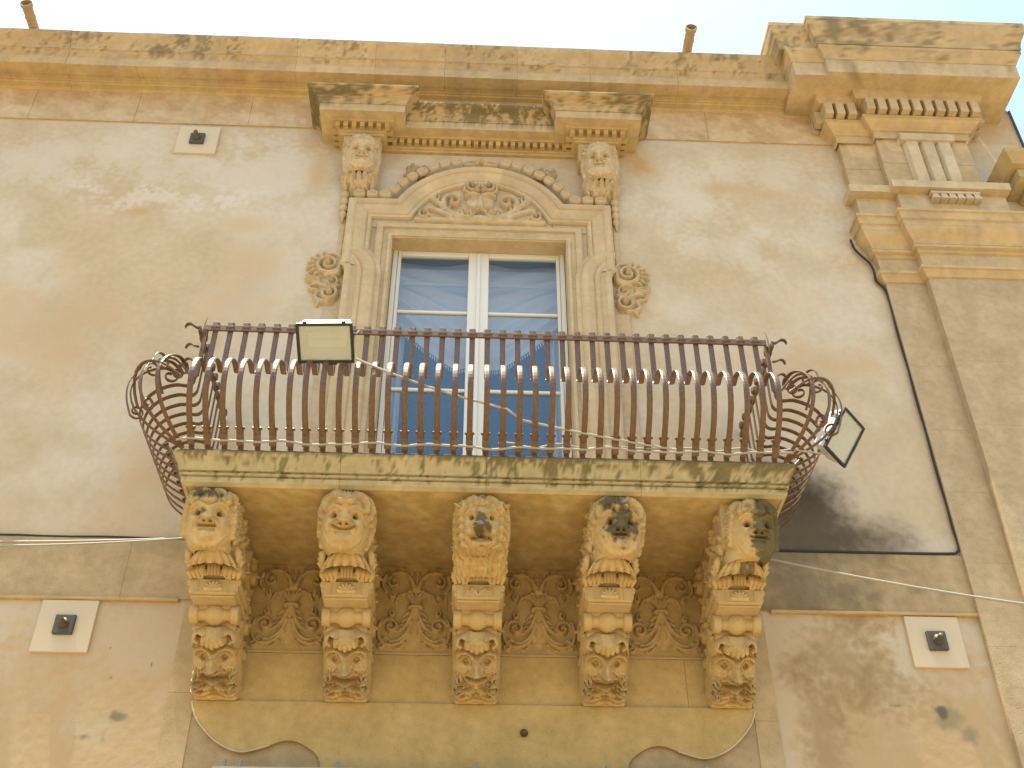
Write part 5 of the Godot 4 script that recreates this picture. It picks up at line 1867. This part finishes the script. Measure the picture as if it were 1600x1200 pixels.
		for j in nv:
			var v := j / (nv - 1.0)
			for q in nu:
				var u := q / (nu - 1.0)
				var az := lerpf(-1.75, 1.75, u)
				var ph := u * 9.0
				var fl := absf(sin(ph * PI))
				var r := lerpf(0.092, 0.160, pow(v, 0.8)) + (fl - 0.5) * 0.026 * v
				var y := lerpf(-0.540, -0.612, v) - 0.020 * fl * v * v + 0.012 * (1.0 - cos(az)) * v
				var z := lerpf(0.765, 0.675, v) + cos(az) * r * 0.72
				var p := Vector3(sin(az) * r * 0.93, y, z)
				if v > 0.93:
					p.z -= 0.012
				P.append(p)
				var nz := n_fine.get_noise_3d(p.x * 2.0, p.y * 2.0, i * 3.0)
				var cc: Color = base * (0.98 + nz * 0.2)
				if opt.stain == 4 and absf(p.x - 0.02) < 0.045:
					cc = cc.lerp(Color(0.12, 0.115, 0.06), clampf(0.7 + nz * 1.5, 0.0, 0.85))
				Cq.append(cc)
		mb = MB.new()
		mb.grid(P, nu, nv, false, -1.0, Cq)
		mb.col = base
		part(o, "pleated_collar", mb.mesh(M.carved))
		mb = MB.new()
		mb.col = base
		mb.lathe(Vector3(0, -0.49, 0.765), Vector3(0, -1, 0.0).normalized(), [Vector2(-0.06, 0.10), Vector2(0.0, 0.105), Vector2(0.03, 0.112), Vector2(0.045, 0.104), Vector2(0.08, 0.10)], 24)
		part(o, "neck", mb.mesh(M.carved))
		for s in [-1.0, 1.0]:
			mb = MB.new()
			mb.col = base
			for k in 3:
				mb.tube([Vector3(s * (0.125 + k * 0.009), -0.49 - k * 0.02, 0.72 - k * 0.03), Vector3(s * (0.148 + k * 0.006), -0.53 - k * 0.014, 0.74 - k * 0.03), Vector3(s * (0.142), -0.575 - k * 0.008, 0.70 - k * 0.03)], [0.018, 0.026, 0.012], 8)
			part(o, "shoulder_leaf", mb.mesh(M.carved))

func build_corbels() -> void:
	var opts := [
		{"label": "carved corbel with stern toothy bust streaked grey, at the slab end by pale cables", "stain": 1, "hair": 1, "teeth": true, "smile": -0.001, "mw": 0.040, "my": -0.046, "yaw": 0.06, "cheek": 0.012, "hx": -0.025},
		{"label": "carved corbel with broadly grinning clean bust, two hair rolls and pleated collar", "stain": 0, "hair": 0, "smile": 0.016, "mw": 0.058, "cheek": 0.024, "roll": -0.05, "hx": -0.012},
		{"label": "carved corbel with shaggy lion bust and blackened muzzle, between the human busts", "stain": 2, "hair": 2, "lion": true, "hx": 0.008},
		{"label": "carved corbel with frowning bust whose face is blackened by soot", "stain": 3, "hair": 0, "smile": -0.004, "mw": 0.040, "frown": -0.006, "yaw": 0.05, "hx": 0.035, "cheek": 0.012},
		{"label": "carved corbel with bust half covered by dark lichen, by the soot stained wall", "stain": 4, "hair": 1, "smile": 0.0, "mw": 0.042, "yaw": 0.14, "hx": 0.055, "cheek": 0.012}]
	for i in 5:
		build_corbel(i, opts[i])

# carved panels between the corbels
func build_panels() -> void:
	var R := Relief.new(-0.245, 0.245, -0.30, 0.30, 0.0068)
	R.stroke([Vector2(-0.035, 0.005), Vector2(0.035, 0.005)], 0.022, 0.022, 0.05, 0.05, 1)
	for k in 2:
		R.stroke([Vector2(-0.04, -0.006 + k * 0.02), Vector2(0, 0.0 + k * 0.02), Vector2(0.04, -0.006 + k * 0.02)], 0.0045, 0.0045, 0.015, 0.015, 2)
	R.stroke([Vector2(0, 0.03), Vector2(0, 0.13)], 0.012, 0.01, 0.04, 0.03, 1)
	R.stroke([Vector2(0, -0.02), Vector2(0, -0.24)], 0.016, 0.026, 0.03, 0.012, 1)
	for s in [-1.0, 1.0]:
		for k in 3:
			R.stroke([Vector2(s * 0.012, 0.02), Vector2(s * (0.022 + k * 0.02), 0.085), Vector2(s * (0.045 + k * 0.032), 0.125 - k * 0.018), Vector2(s * (0.06 + k * 0.036), 0.10 - k * 0.028)], 0.012, 0.010, 0.038, 0.032, 1)
		# upper big leaf and scroll
		R.leaf([Vector2(s * 0.012, 0.13), Vector2(s * 0.04, 0.21), Vector2(s * 0.10, 0.255), Vector2(s * 0.17, 0.245), Vector2(s * 0.215, 0.19)], 0.065, 0.042, 6, s)
		R.stroke([Vector2(s * 0.21, 0.23), Vector2(s * 0.225, 0.17), Vector2(s * 0.20, 0.12)], 0.018, 0.012, 0.04, 0.03, 1)
		R.scroll(s * 0.150, 0.185, 0.045, PI * 0.5 - s * 0.4, s * -1.25, 0.014, 0.042)
		R.scroll(s * 0.150, 0.085, 0.026, PI * 0.5, s * -1.1, 0.011, 0.042)
		R.stroke([Vector2(s * 0.19, 0.12), Vector2(s * 0.165, 0.115), Vector2(s * 0.13, 0.10)], 0.010, 0.009, 0.035, 0.03, 1)
		R.scroll(s * 0.145, -0.045, 0.028, PI * 0.5, s * -1.1, 0.011, 0.042)
		# lower acanthus
		R.leaf([Vector2(s * 0.012, -0.02), Vector2(s * 0.05, -0.11), Vector2(s * 0.10, -0.165), Vector2(s * 0.16, -0.175)], 0.06, 0.040, 6, s)
		R.leaf([Vector2(s * 0.02, -0.10), Vector2(s * 0.06, -0.19), Vector2(s * 0.13, -0.235), Vector2(s * 0.20, -0.20)], 0.055, 0.038, 6, -s)
		R.stroke([Vector2(s * 0.02, -0.14), Vector2(s * 0.07, -0.23), Vector2(s * 0.15, -0.265), Vector2(s * 0.215, -0.235), Vector2(s * 0.235, -0.16), Vector2(s * 0.215, -0.09)], 0.012, 0.013, 0.034, 0.036, 1)
		R.scroll(s * 0.155, -0.135, 0.052, PI * 0.5 - s * 1.2, s * 1.35, 0.015, 0.044)
		R.stroke([Vector2(s * 0.21, -0.09), Vector2(s * 0.17, -0.075), Vector2(s * 0.135, -0.085)], 0.011, 0.009, 0.035, 0.03, 1)
		R.scroll(s * 0.215, -0.265, 0.022, 0.0, s * 1.1, 0.009, 0.036)
		R.stroke([Vector2(s * 0.05, -0.24), Vector2(s * 0.10, -0.285), Vector2(s * 0.13, -0.275)], 0.009, 0.007, 0.028, 0.022, 1)
	var m := relief_mesh(R, func(x, y, h): return Vector3(x, y, 0.004 + h), orn_color(Color(0.575, 0.42, 0.20)), M.carved, 1.0, true)
	var labels := ["acanthus relief panel between the grey streaked bust corbel and the grinning bust corbel", "acanthus relief panel between the grinning bust corbel and the lion corbel", "acanthus relief panel between the lion corbel and the soot faced corbel", "acanthus relief panel between the soot faced corbel and the lichen covered corbel"]
	for k in 4:
		var o := thing("relief_panel", labels[k], "relief", Vector3(-1.2 + k * 0.8 + 0.01 * (k - 1.5), -0.51, 0.0), "acanthus panels between the corbels")
		part(o, "acanthus_carving", m)
		var mb := MB.new()
		mb.col = Color(0.56, 0.42, 0.235)
		mb.box(Vector3(0, -0.315, 0.008), Vector3(0.50, 0.016, 0.022), 0.004)
		part(o, "sill_fillet", mb.mesh(M.stone))


# ------------------------------------------------------------------ wrought iron railing
func bar_profile() -> Array:
	# (distance out, height): foot, goose belly, shoulder, upright to the hand rail
	return Relief.smooth(lines([0.0, 0.0, 0.012, 0.05, 0.09, 0.085, 0.195, 0.15, 0.275, 0.24, 0.315, 0.35, 0.300, 0.46, 0.235, 0.545, 0.135, 0.59, 0.055, 0.585, 0.022, 0.61, 0.015, 0.66, 0.015, 0.80, 0.015, 0.985]), 4)

# flat bar of width w along the local x, its long edges worn round, following a path in the local (z, y) plane
func ribbon(mb: MB, path: Array, w: float, th: float) -> void:
	var m := path.size()
	var sec := []
	var c := minf(w * 0.24, 0.008)
	for q in [[-0.5, 0.12, 0.0], [-0.5, 0.5, 1.0], [0.5, 0.5, -1.0], [0.5, 0.12, 0.0], [0.5, -0.12, 0.0], [0.5, -0.5, -1.0], [-0.5, -0.5, 1.0], [-0.5, -0.12, 0.0]]:
		sec.append(Vector2(q[0] * w + q[2] * c, q[1] * th))
	var ns := sec.size()
	var A := PackedVector3Array()
	for k in m:
		var d: Vector2 = (path[mini(k + 1, m - 1)] - path[maxi(k - 1, 0)]).normalized()
		var nn := Vector2(-d.y, d.x)
		for q in sec:
			var a: Vector2 = path[k] + nn * q.y
			A.append(Vector3(q.x, a.y, a.x))
	for k in m - 1:
		var ctr := Vector3(0, (path[k].y + path[k + 1].y) * 0.5, (path[k].x + path[k + 1].x) * 0.5)
		for e in ns:
			var p := A[k * ns + e]
			var q := A[k * ns + (e + 1) % ns]
			var r := A[k * ns + ns + (e + 1) % ns]
			var t := A[k * ns + ns + e]
			mb.quad(p, q, r, t, (p + q + r + t) * 0.25 - ctr)
	for e in [0, m - 1]:
		var o: int = e * ns
		var hint: Vector3 = (A[0] - A[ns]) if e == 0 else (A[o] - A[o - ns])
		for k in range(1, ns - 1):
			mb.tri(A[o], A[o + k], A[o + k + 1], hint)

func curl(cx: float, cy: float, r: float, a0: float, turns: float, m := 18) -> Array:
	var o := []
	for k in m + 1:
		var u := float(k) / m
		var an := a0 + turns * TAU * u
		var rr := r * (1.0 - 0.72 * u)
		o.append(Vector2(cx + cos(an) * rr, cy + sin(an) * rr))
	return o

func build_railing() -> void:
	var o := thing("balcony_railing", "rusty wrought iron balcony railing with goose belly bars and scrolled corner baskets", "railing")
	var mb := MB.new()
	var prof := bar_profile()
	ribbon(mb, prof, 0.036, 0.010)
	var bar_mesh := mb.mesh(M.iron)
	# clamp round the foot and the riveted head over the hand rail
	mb = MB.new()
	mb.box(Vector3(0, 0.068, 0.062), Vector3(0.044, 0.10, 0.016), 0.003, Basis(Vector3(1, 0, 0), 0.75))
	mb.box(Vector3(0, 0.110, 0.10), Vector3(0.060, 0.014, 0.03), 0.003, Basis(Vector3(1, 0, 0), 0.4))
	var clamp_mesh := mb.mesh(M.iron)
	mb = MB.new()
	mb.box(Vector3(0, 0.998, 0.016), Vector3(0.046, 0.055, 0.046), 0.010)
	mb.box(Vector3(0, 0.980, 0.030), Vector3(0.060, 0.022, 0.022), 0.006)
	var head_mesh := mb.mesh(M.iron)
	var put := func(xf: Transform3D) -> void:
		var b := part(o, "bar", bar_mesh, xf)
		part(b, "clamp", clamp_mesh)
		part(b, "rail_head", head_mesh)
	var zf := 1.035
	var xl := -1.776
	var xr := 1.822
	for k in 37:
		var tw := rng.randf_range(-0.012, 0.012)
		put.call(Transform3D(Basis(Vector3(0, 1, 0), tw), Vector3(lerpf(xl, xr, k / 36.0) + rng.randf_range(-0.002, 0.002), 0.0, zf)))
	var xsl := -1.862
	var xsr := 1.922
	for s in [-1.0, 1.0]:
		for k in 9:
			var z := 0.93 - k * 0.105
			put.call(Transform3D(Basis(Vector3(0, 1, 0), s * PI * 0.5 + rng.randf_range(-0.015, 0.015)), Vector3(xsl if s < 0 else xsr, 0.0, z)))
	# hand rail on three sides, ends hooked outwards
	mb = MB.new()
	mb.box(Vector3((xl + xr) * 0.5, 0.972, zf + 0.026), Vector3(xr - xl + 0.15, 0.046, 0.016), 0.003)
	part(o, "hand_rail", mb.mesh(M.iron))
	for s in [-1.0, 1.0]:
		var x := xsl - 0.02 if s < 0 else xsr + 0.02
		mb = MB.new()
		mb.box(Vector3(x, 0.972, 0.53), Vector3(0.016, 0.046, 1.06), 0.003)
		part(o, "hand_rail", mb.mesh(M.iron))
		# hooked rail end and the corner post with its spike
		mb = MB.new()
		var hk := [Vector2(0.0, 0.0), Vector2(0.03, 0.012), Vector2(0.06, 0.035), Vector2(0.085, 0.032), Vector2(0.095, 0.008)]
		var b2 := MB.new()
		ribbon(b2, Relief.smooth(hk, 4), 0.03, 0.010)
		part(o, "rail_hook", b2.mesh(M.iron), Transform3D(Basis(Vector3(0, 1, 0), s * PI * 0.5), Vector3(x, 0.972, zf + 0.02)))
		b2 = MB.new()
		ribbon(b2, Relief.smooth(hk, 4), 0.024, 0.010)
		for k in 2:
			part(o, "rail_hook", b2.mesh(M.iron), Transform3D(Basis(Vector3(0, 1, 0), s * (PI * 0.5 + 0.3)), Vector3(x - s * 0.01, 0.84 - k * 0.10, zf - 0.01 - k * 0.03)))
		mb = MB.new()
		mb.box(Vector3(x - s * 0.035, 0.79, zf - 0.02), Vector3(0.045, 0.40, 0.014), 0.003, Basis(Vector3(0, 1, 0), s * 0.78))
		part(o, "corner_post", mb.mesh(M.iron))
		mb = MB.new()
		mb.tube([Vector3(x - s * 0.02, 0.95, zf), Vector3(x - s * 0.022, 1.03, zf), Vector3(x - s * 0.03, 1.10, zf - 0.005)], [0.005, 0.004, 0.0015], 6)
		part(o, "spike", mb.mesh(M.iron))
		# corner basket: fanned bars whose tops curl into scrolls
		var cxr := xsl + 0.03 if s < 0 else xsr - 0.03
		for k in 3:
			var an := (k + 1) * PI * 0.125
			var pts := Relief.smooth(lines([0.0, 0.0, 0.02, 0.045, 0.12, 0.085, 0.25, 0.155, 0.345, 0.25, 0.385, 0.37, 0.36, 0.48, 0.29, 0.56, 0.21, 0.60, 0.15, 0.585]), 4)
			var tail := curl(0.155, 0.545, 0.045, PI * 0.55, 1.15) if k == 1 else curl(0.175, 0.55, 0.055, PI * 0.62, 1.0)
			pts.append_array(tail)
			mb = MB.new()
			ribbon(mb, pts, 0.029, 0.009)
			part(o, "corner_bar", mb.mesh(M.iron), Transform3D(Basis(Vector3(0, 1, 0), s * an), Vector3(cxr, 0.0, zf - 0.03)))
		# S scrolls that tie the fan together
		for k in 2:
			var an := (k + 1.5) * PI * 0.125 + 0.02
			var sc := curl(0.33, 0.18, 0.05, -PI * 0.5, -1.1)
			sc.reverse()
			sc.append_array(Relief.smooth(lines([0.36, 0.14, 0.405, 0.25, 0.415, 0.37, 0.37, 0.50]), 4))
			sc.append_array(curl(0.30, 0.52, 0.065, 0.2, 1.15))
			mb = MB.new()
			ribbon(mb, sc, 0.022, 0.008)
			part(o, "scroll_bar", mb.mesh(M.iron), Transform3D(Basis(Vector3(0, 1, 0), s * an), Vector3(cxr, 0.0, zf - 0.03)))
		# hoop along the fullest part of the basket
		for hy in [[0.205, 0.455], [0.335, 0.335]]:
			mb = MB.new()
			var hp := []
			for k in 15:
				var an := lerpf(0.0, PI * 0.5, k / 14.0)
				var rr: float = hy[0] + 0.06 * sin(an * 2.0)
				hp.append(Vector3(cxr + s * sin(an) * rr, hy[1] + 0.14 * sin(an * 2.0), zf - 0.03 + cos(an) * rr))
			mb.tube(hp, 0.011, 6, 0.5)
			part(o, "hoop", mb.mesh(M.iron))
	# foot strip under the bars
	mb = MB.new()
	mb.box(Vector3(0.023, 0.008, zf - 0.002), Vector3(3.72, 0.012, 0.026), 0.003)
	part(o, "foot_rail", mb.mesh(M.iron))
	for s in [xsl, xsr]:
		mb = MB.new()
		mb.box(Vector3(s, 0.008, 0.50), Vector3(0.026, 0.012, 1.0), 0.003)
		part(o, "foot_rail", mb.mesh(M.iron))

# ------------------------------------------------------------------ floodlights and cables
func build_flood(label: String, c: Vector3, right: Vector3, nrm: Vector3, w: float, h: float) -> void:
	var o := thing("floodlight", label, "floodlight", c, "floodlights clamped to the railing")
	var zz := nrm.normalized()
	var xx := (right - zz * right.dot(zz)).normalized()
	var yy := zz.cross(xx)
	o.transform = Transform3D(Basis(xx, yy, zz), c)
	var mb := MB.new()
	# tapered housing
	var f := [Vector3(-w * 0.5, -h * 0.5, 0), Vector3(w * 0.5, -h * 0.5, 0), Vector3(w * 0.5, h * 0.5, 0), Vector3(-w * 0.5, h * 0.5, 0)]
	var b := []
	for p in f:
		b.append(Vector3(p.x * 0.86, p.y * (0.96 if p.y > 0 else 0.55), -h * 0.5))
	for e in 4:
		mb.quad(f[e], f[(e + 1) % 4], b[(e + 1) % 4], b[e], (f[e] + f[(e + 1) % 4]) * 0.5)
	mb.quad(b[0], b[1], b[2], b[3], Vector3(0, 0, -1))
	part(o, "housing", mb.mesh(M.alu))
	mb = MB.new()
	for q in [[0, h * 0.5, w + 0.014, 0.018], [0, -h * 0.5, w + 0.014, 0.018]]:
		mb.box(Vector3(q[0], q[1], 0.006), Vector3(q[2], q[3], 0.022), 0.003)
	for s in [-1.0, 1.0]:
		mb.box(Vector3(s * w * 0.5, 0, 0.006), Vector3(0.018, h - 0.016, 0.0215), 0.003)
	part(o, "frame", mb.mesh(M.black))
	mb = MB.new()
	mb.box(Vector3(0, 0, 0.008), Vector3(w - 0.02, h - 0.02, 0.004))
	part(o, "front_glass", mb.mesh(M.lamp_glass))
	# folded reflector inside
	mb = MB.new()
	var k := 0.86
	var g := [Vector3(-w * 0.46, -h * 0.45, -0.004), Vector3(w * 0.46, -h * 0.45, -0.004), Vector3(w * 0.46, h * 0.45, -0.004), Vector3(-w * 0.46, h * 0.45, -0.004)]
	var r := [Vector3(-w * 0.36, -h * 0.2, -h * 0.30), Vector3(w * 0.36, -h * 0.2, -h * 0.30), Vector3(w * 0.36, h * 0.18, -h * 0.30), Vector3(-w * 0.36, h * 0.18, -h * 0.30)]
	for e in 4:
		mb.quad(g[e], g[(e + 1) % 4], r[(e + 1) % 4], r[e], Vector3(0, 0, 1) - (g[e] + g[(e + 1) % 4]))
	mb.quad(r[0], r[1], r[2], r[3], Vector3(0, 0, 1))
	part(o, "reflector", mb.mesh(M.reflector))
	mb = MB.new()
	mb.tube([Vector3(-w * 0.3, 0, -h * 0.16), Vector3(w * 0.3, 0, -h * 0.16)], 0.006, 8)
	part(o, "lamp_tube", mb.mesh(M.paper))
	for s in [-1.0, 1.0]:
		mb = MB.new()
		mb.lathe(Vector3(s * w * 0.36, h * 0.5 + 0.006, 0.004), Vector3(0, 1, 0), [Vector2(-0.008, 0.012), Vector2(0.012, 0.012), Vector2(0.013, 0.0)], 8)
		part(o, "hinge", mb.mesh(M.black))
	mb = MB.new()
	mb.box(Vector3(w * 0.05, -h * 0.5 - 0.014, -0.012), Vector3(w * 0.28, 0.02, 0.03), 0.003)
	part(o, "latch", mb.mesh(M.black))
	mb = MB.new()
	mb.box(Vector3(0, -h * 0.42, -h * 0.42), Vector3(0.05, 0.06, 0.09), 0.006)
	mb.tube([Vector3(0, -h * 0.42, -h * 0.5), Vector3(0, -h * 0.5, -h * 0.75)], 0.014, 8)
	part(o, "bracket", mb.mesh(M.black))

func sag(a: Vector3, b: Vector3, d: float, m := 14) -> Array:
	var o := []
	for k in m + 1:
		var u := float(k) / m
		o.append(a.lerp(b, u) - Vector3(0, d * 4.0 * u * (1.0 - u), 0))
	return o

func cable(called: String, label: String, pts: Array, r: float, m: Material, group := "") -> void:
	var mb := MB.new()
	mb.tube(pts, r, 6)
	var o := part(self, numbered(called), mb.mesh(m))
	tag(o, label, "cable", group)

func build_cables() -> void:
	build_flood("grey floodlight with white sunlit top, clamped on the front bars before the window", Vector3(-0.985, 0.585, 1.40), Vector3(1.0, 0.13, -0.03), Vector3(-0.03, -0.84, 0.54), 0.335, 0.24)
	build_flood("tilted grey floodlight with its bulb showing, clamped beyond the corner basket by the soot stain", Vector3(2.30, 0.235, 1.02), Vector3(0.42, 0.78, 0.16), Vector3(0.50, -0.50, 0.70), 0.30, 0.215)
	var p1 := sag(Vector3(-0.80, 0.50, 1.36), Vector3(0.14, 0.20, 1.28), 0.03, 10)
	p1.append_array(sag(Vector3(0.24, 0.16, 1.22), Vector3(1.2, 0.05, 1.10), 0.01, 8))
	cable("lamp_cable", "pale lamp cable drooping across the front bars from the floodlight", p1, 0.0075, M.cable_pale)
	var p2 := []
	for k in 60:
		var u := k / 59.0
		p2.append(Vector3(lerpf(-1.86, 1.93, u), 0.045 + 0.008 * sin(u * 47.0) + 0.006 * sin(u * 21.0), 1.09 + 0.008 * sin(u * 83.0)))
	cable("foot_cable", "pale cable strung along the foot of the railing bars", p2, 0.008, M.cable_pale)
	var p3 := []
	for k in 40:
		var u := k / 39.0
		p3.append(Vector3(lerpf(0.1, 2.0, u), 0.068 + 0.010 * sin(u * 33.0 + 1.0), 1.085 + 0.012 * sin(u * 41.0)))
	p3.append(Vector3(2.12, 0.10, 1.03))
	p3.append(Vector3(2.18, 0.13, 0.98))
	cable("second_foot_cable", "thin pale cable looped along the bar feet to the tilted floodlight", p3, 0.006, M.cable_pale)
	cable("wall_cable", "grey cable sagging along the plaster wall to the stern bust corbel, the higher one", sag(Vector3(-5.5, -0.02, 0.03), Vector3(-1.80, -0.11, 0.20), 0.07, 20), 0.0075, M.cable_pale)
	cable("wall_cable", "grey cable sagging along the plaster wall to the stern bust corbel, the lower one", sag(Vector3(-5.5, -0.03, 0.05), Vector3(-1.82, -0.12, 0.22), 0.105, 20), 0.006, M.cable_pale)
	cable("span_cable", "pale cable running from the lichen covered corbel past the soot stain over the pilaster", sag(Vector3(1.86, -0.33, 0.45), Vector3(5.4, -0.93, 0.75), 0.10, 20), 0.008, M.cable_pale)
	var d1 := []
	for k in 24:
		d1.append(Vector3(lerpf(-6.0, -1.85, k / 23.0), -0.020 + 0.003 * sin(k * 1.7), 0.018))
	cable("black_cable", "thin black cable on top of the stone band beside the stern bust corbel", d1, 0.007, M.cable_dark)
	var d2 := [Vector3(1.9, -0.018, 0.018), Vector3(2.4, -0.016, 0.018), Vector3(2.9, -0.018, 0.018), Vector3(3.27, -0.014, 0.018), Vector3(3.33, 0.0, 0.02), Vector3(3.352, 0.05, 0.024)]
	for k in 12:
		d2.append(Vector3(3.346 + 0.003 * sin(k * 2.0), lerpf(0.2, 2.44, k / 11.0), 0.024))
	d2.append_array([Vector3(3.325, 2.52, 0.025), Vector3(3.28, 2.58, 0.03), Vector3(3.285, 2.68, 0.03), Vector3(3.27, 2.78, 0.03), Vector3(3.22, 2.86, 0.03), Vector3(3.17, 2.95, 0.03), Vector3(3.155, 3.06, 0.03)])
	cable("black_cable", "thin black cable running over the soot stain and up the pilaster edge to its capital", Relief.smooth(d2, 3), 0.010, M.cable_dark)
	# twisted wires that tie the lamps to the rail
	cable("tie_wire", "thin twisted wire tying the sunlit floodlight to the hand rail", Relief.smooth([Vector3(-0.86, 0.68, 1.38), Vector3(-0.85, 0.80, 1.25), Vector3(-0.84, 0.93, 1.10), Vector3(-0.83, 0.985, 1.065)], 4), 0.003, M.cable_pale)
	cable("tie_wire", "thin twisted wire holding the tilted floodlight to the corner basket", Relief.smooth([Vector3(2.36, 0.40, 1.02), Vector3(2.31, 0.46, 1.03), Vector3(2.24, 0.54, 1.06)], 4), 0.004, M.cable_pale)

# ------------------------------------------------------------------ carved heads beside the window arch
func build_heads() -> void:
	var spec := [[-1.10, 0.0, "calm long haired carved head under the hood, above the sunlit floodlight", 0.10], [1.01, 1.0, "frowning long haired carved head under the hood, towards the corner pilaster", -0.16]]
	for q in spec:
		var o := thing("arch_mask", q[2], "carved head", Vector3(q[0], 3.76, 0.08), "carved heads under the window hood")
		var base := Color(0.63, 0.52, 0.345)
		var R := Relief.new(-0.30, 0.30, -0.180, 0.180, 0.006)
		paint_face(R, {"smile": 0.0, "mw": 0.032, "cheek": 0.014, "frown": -0.006 * q[1], "my": -0.062, "ny": -0.018, "ex": 0.052, "ey": 0.030})
		var fc := face_color(base, 0, q[0])
		var turn := Basis(Vector3(0, 1, 0), q[3]) * Basis(Vector3(1, 0, 0), 0.18)
		var xf := Transform3D(turn, Vector3(0, 0.0, 0.04))
		part(o, "head", relief_mesh(R, func(x, y, h): return head_point(x, y, h, 0.146, 0.165, 0.196), fc, M.carved, 1.0), xf)
		var H := hair_shell(3)
		part(o, "hair", relief_mesh(H, func(x, y, h): return head_point(x, y * 1.05, h * 1.0, 0.140, 0.148, 0.208), fc, M.carved, 1.0, true), xf)
		# raised crest of curls above
		var mb := MB.new()
		mb.col = base
		for k in 7:
			var x := (k - 3) * 0.042
			mb.tube([Vector3(x * 0.8, 0.13, 0.10), Vector3(x, 0.215 - absf(x) * 0.3, 0.115), Vector3(x * 1.15, 0.265 - absf(x) * 0.45, 0.07), Vector3(x * 1.2, 0.25 - absf(x) * 0.45, 0.02)], [0.014, 0.024, 0.024, 0.018], 8)
		part(o, "crest_curl", mb.mesh(M.carved))
		# leafy bust below the chin
		var S := Relief.new(-0.19, 0.19, -0.36, -0.14, 0.0065)
		S.blob(0, -0.28, 0.17, 0.10, 0.05)
		for k in 5:
			var x := (k - 2) * 0.062
			S.stroke([Vector2(x * 0.8, -0.215), Vector2(x, -0.25), Vector2(x * 1.05, -0.30)], 0.028, 0.024, 0.075, 0.07, 1)
			S.stroke([Vector2(x * 0.8 + 0.004, -0.21), Vector2(x, -0.29)], 0.005, 0.005, 0.018, 0.018, 2)
		for s in [-1.0, 1.0]:
			for k in 4:
				S.stroke([Vector2(s * 0.06, -0.23 - k * 0.010), Vector2(s * (0.11 + k * 0.008), -0.185 - k * 0.026), Vector2(s * (0.15 + k * 0.004), -0.18 - k * 0.032)], 0.015, 0.010, 0.055, 0.045, 1)
		for k in 7:
			S.blob((k - 3) * 0.044, -0.325, 0.023, 0.024, 0.045)
		part(o, "leaf_bust", relief_mesh(S, func(x, y, h):
			var t = (y + 0.14) / -0.22
			return Vector3(x * (1.0 - 0.25 * t * t), y, lerpf(0.09, -0.03, t) - x * x * 2.2 + h), orn_color(base), M.carved, 1.0, true))

# ------------------------------------------------------------------ everything
func _ready() -> void:
	rng.seed = 20240
	var cam := Camera3D.new()
	cam.name = "camera"
	add_child(cam)
	cam.position = Vector3(-0.0616, -3.9504, 6.7724)
	cam.rotation = Vector3(0.6686, -0.0433, -0.0011)
	cam.fov = 37.566
	cam.near = 0.05
	cam.far = 600.0
	cam.current = true
	var env := Environment.new()
	env.background_mode = Environment.BG_SKY
	var sm := ProceduralSkyMaterial.new()
	sm.sky_top_color = Color(0.27, 0.41, 0.62).linear_to_srgb()
	sm.sky_horizon_color = Color(0.42, 0.50, 0.58).linear_to_srgb()
	sm.sky_curve = 0.25
	sm.ground_bottom_color = Color(0.30, 0.25, 0.18).linear_to_srgb()
	sm.ground_horizon_color = Color(0.45, 0.43, 0.38).linear_to_srgb()
	sm.sun_angle_max = 75.0
	sm.sun_curve = 0.42
	var sky := Sky.new()
	sky.sky_material = sm
	env.sky = sky
	env.tonemap_mode = Environment.TONE_MAPPER_LINEAR
	env.tonemap_exposure = 2.45
	env.sdfgi_enabled = true
	env.ssao_enabled = true
	env.ssil_enabled = true
	var we := WorldEnvironment.new()
	we.name = "world_environment"
	we.environment = env
	add_child(we)
	var sun := DirectionalLight3D.new()
	sun.name = "sun"
	sun.light_energy = 1.6
	sun.light_color = Color(1.0, 0.965, 0.87)
	sun.light_angular_distance = 0.5
	sun.shadow_enabled = true
	add_child(sun)
	sun.look_at_from_position(Vector3(-0.21, 0.97, 0.055), Vector3.ZERO, Vector3(0, 0, 1))
	make_materials()
	make_plaster()
	print("materials ", Time.get_ticks_msec())
	# the street: pale limestone paving far beyond the frame
	var mb := MB.new()
	mb.col = Color(0.37, 0.30, 0.21)
	mb.quad(Vector3(-150, -5.55, -150), Vector3(150, -5.55, -150), Vector3(150, -5.55, 150), Vector3(-150, -5.55, 150), Vector3(0, 1, 0))
	struct("street_pavement", mb.mesh(M.stone))
	build_facade()
	build_pilaster()
	build_surround()
	build_hood()
	build_window()
	print("front ", Time.get_ticks_msec())
	build_slab()
	build_corbels()
	print("corbels ", Time.get_ticks_msec())
	build_panels()
	build_heads()
	build_railing()
	build_fittings()
	build_cables()
	print("done ", Time.get_ticks_msec())
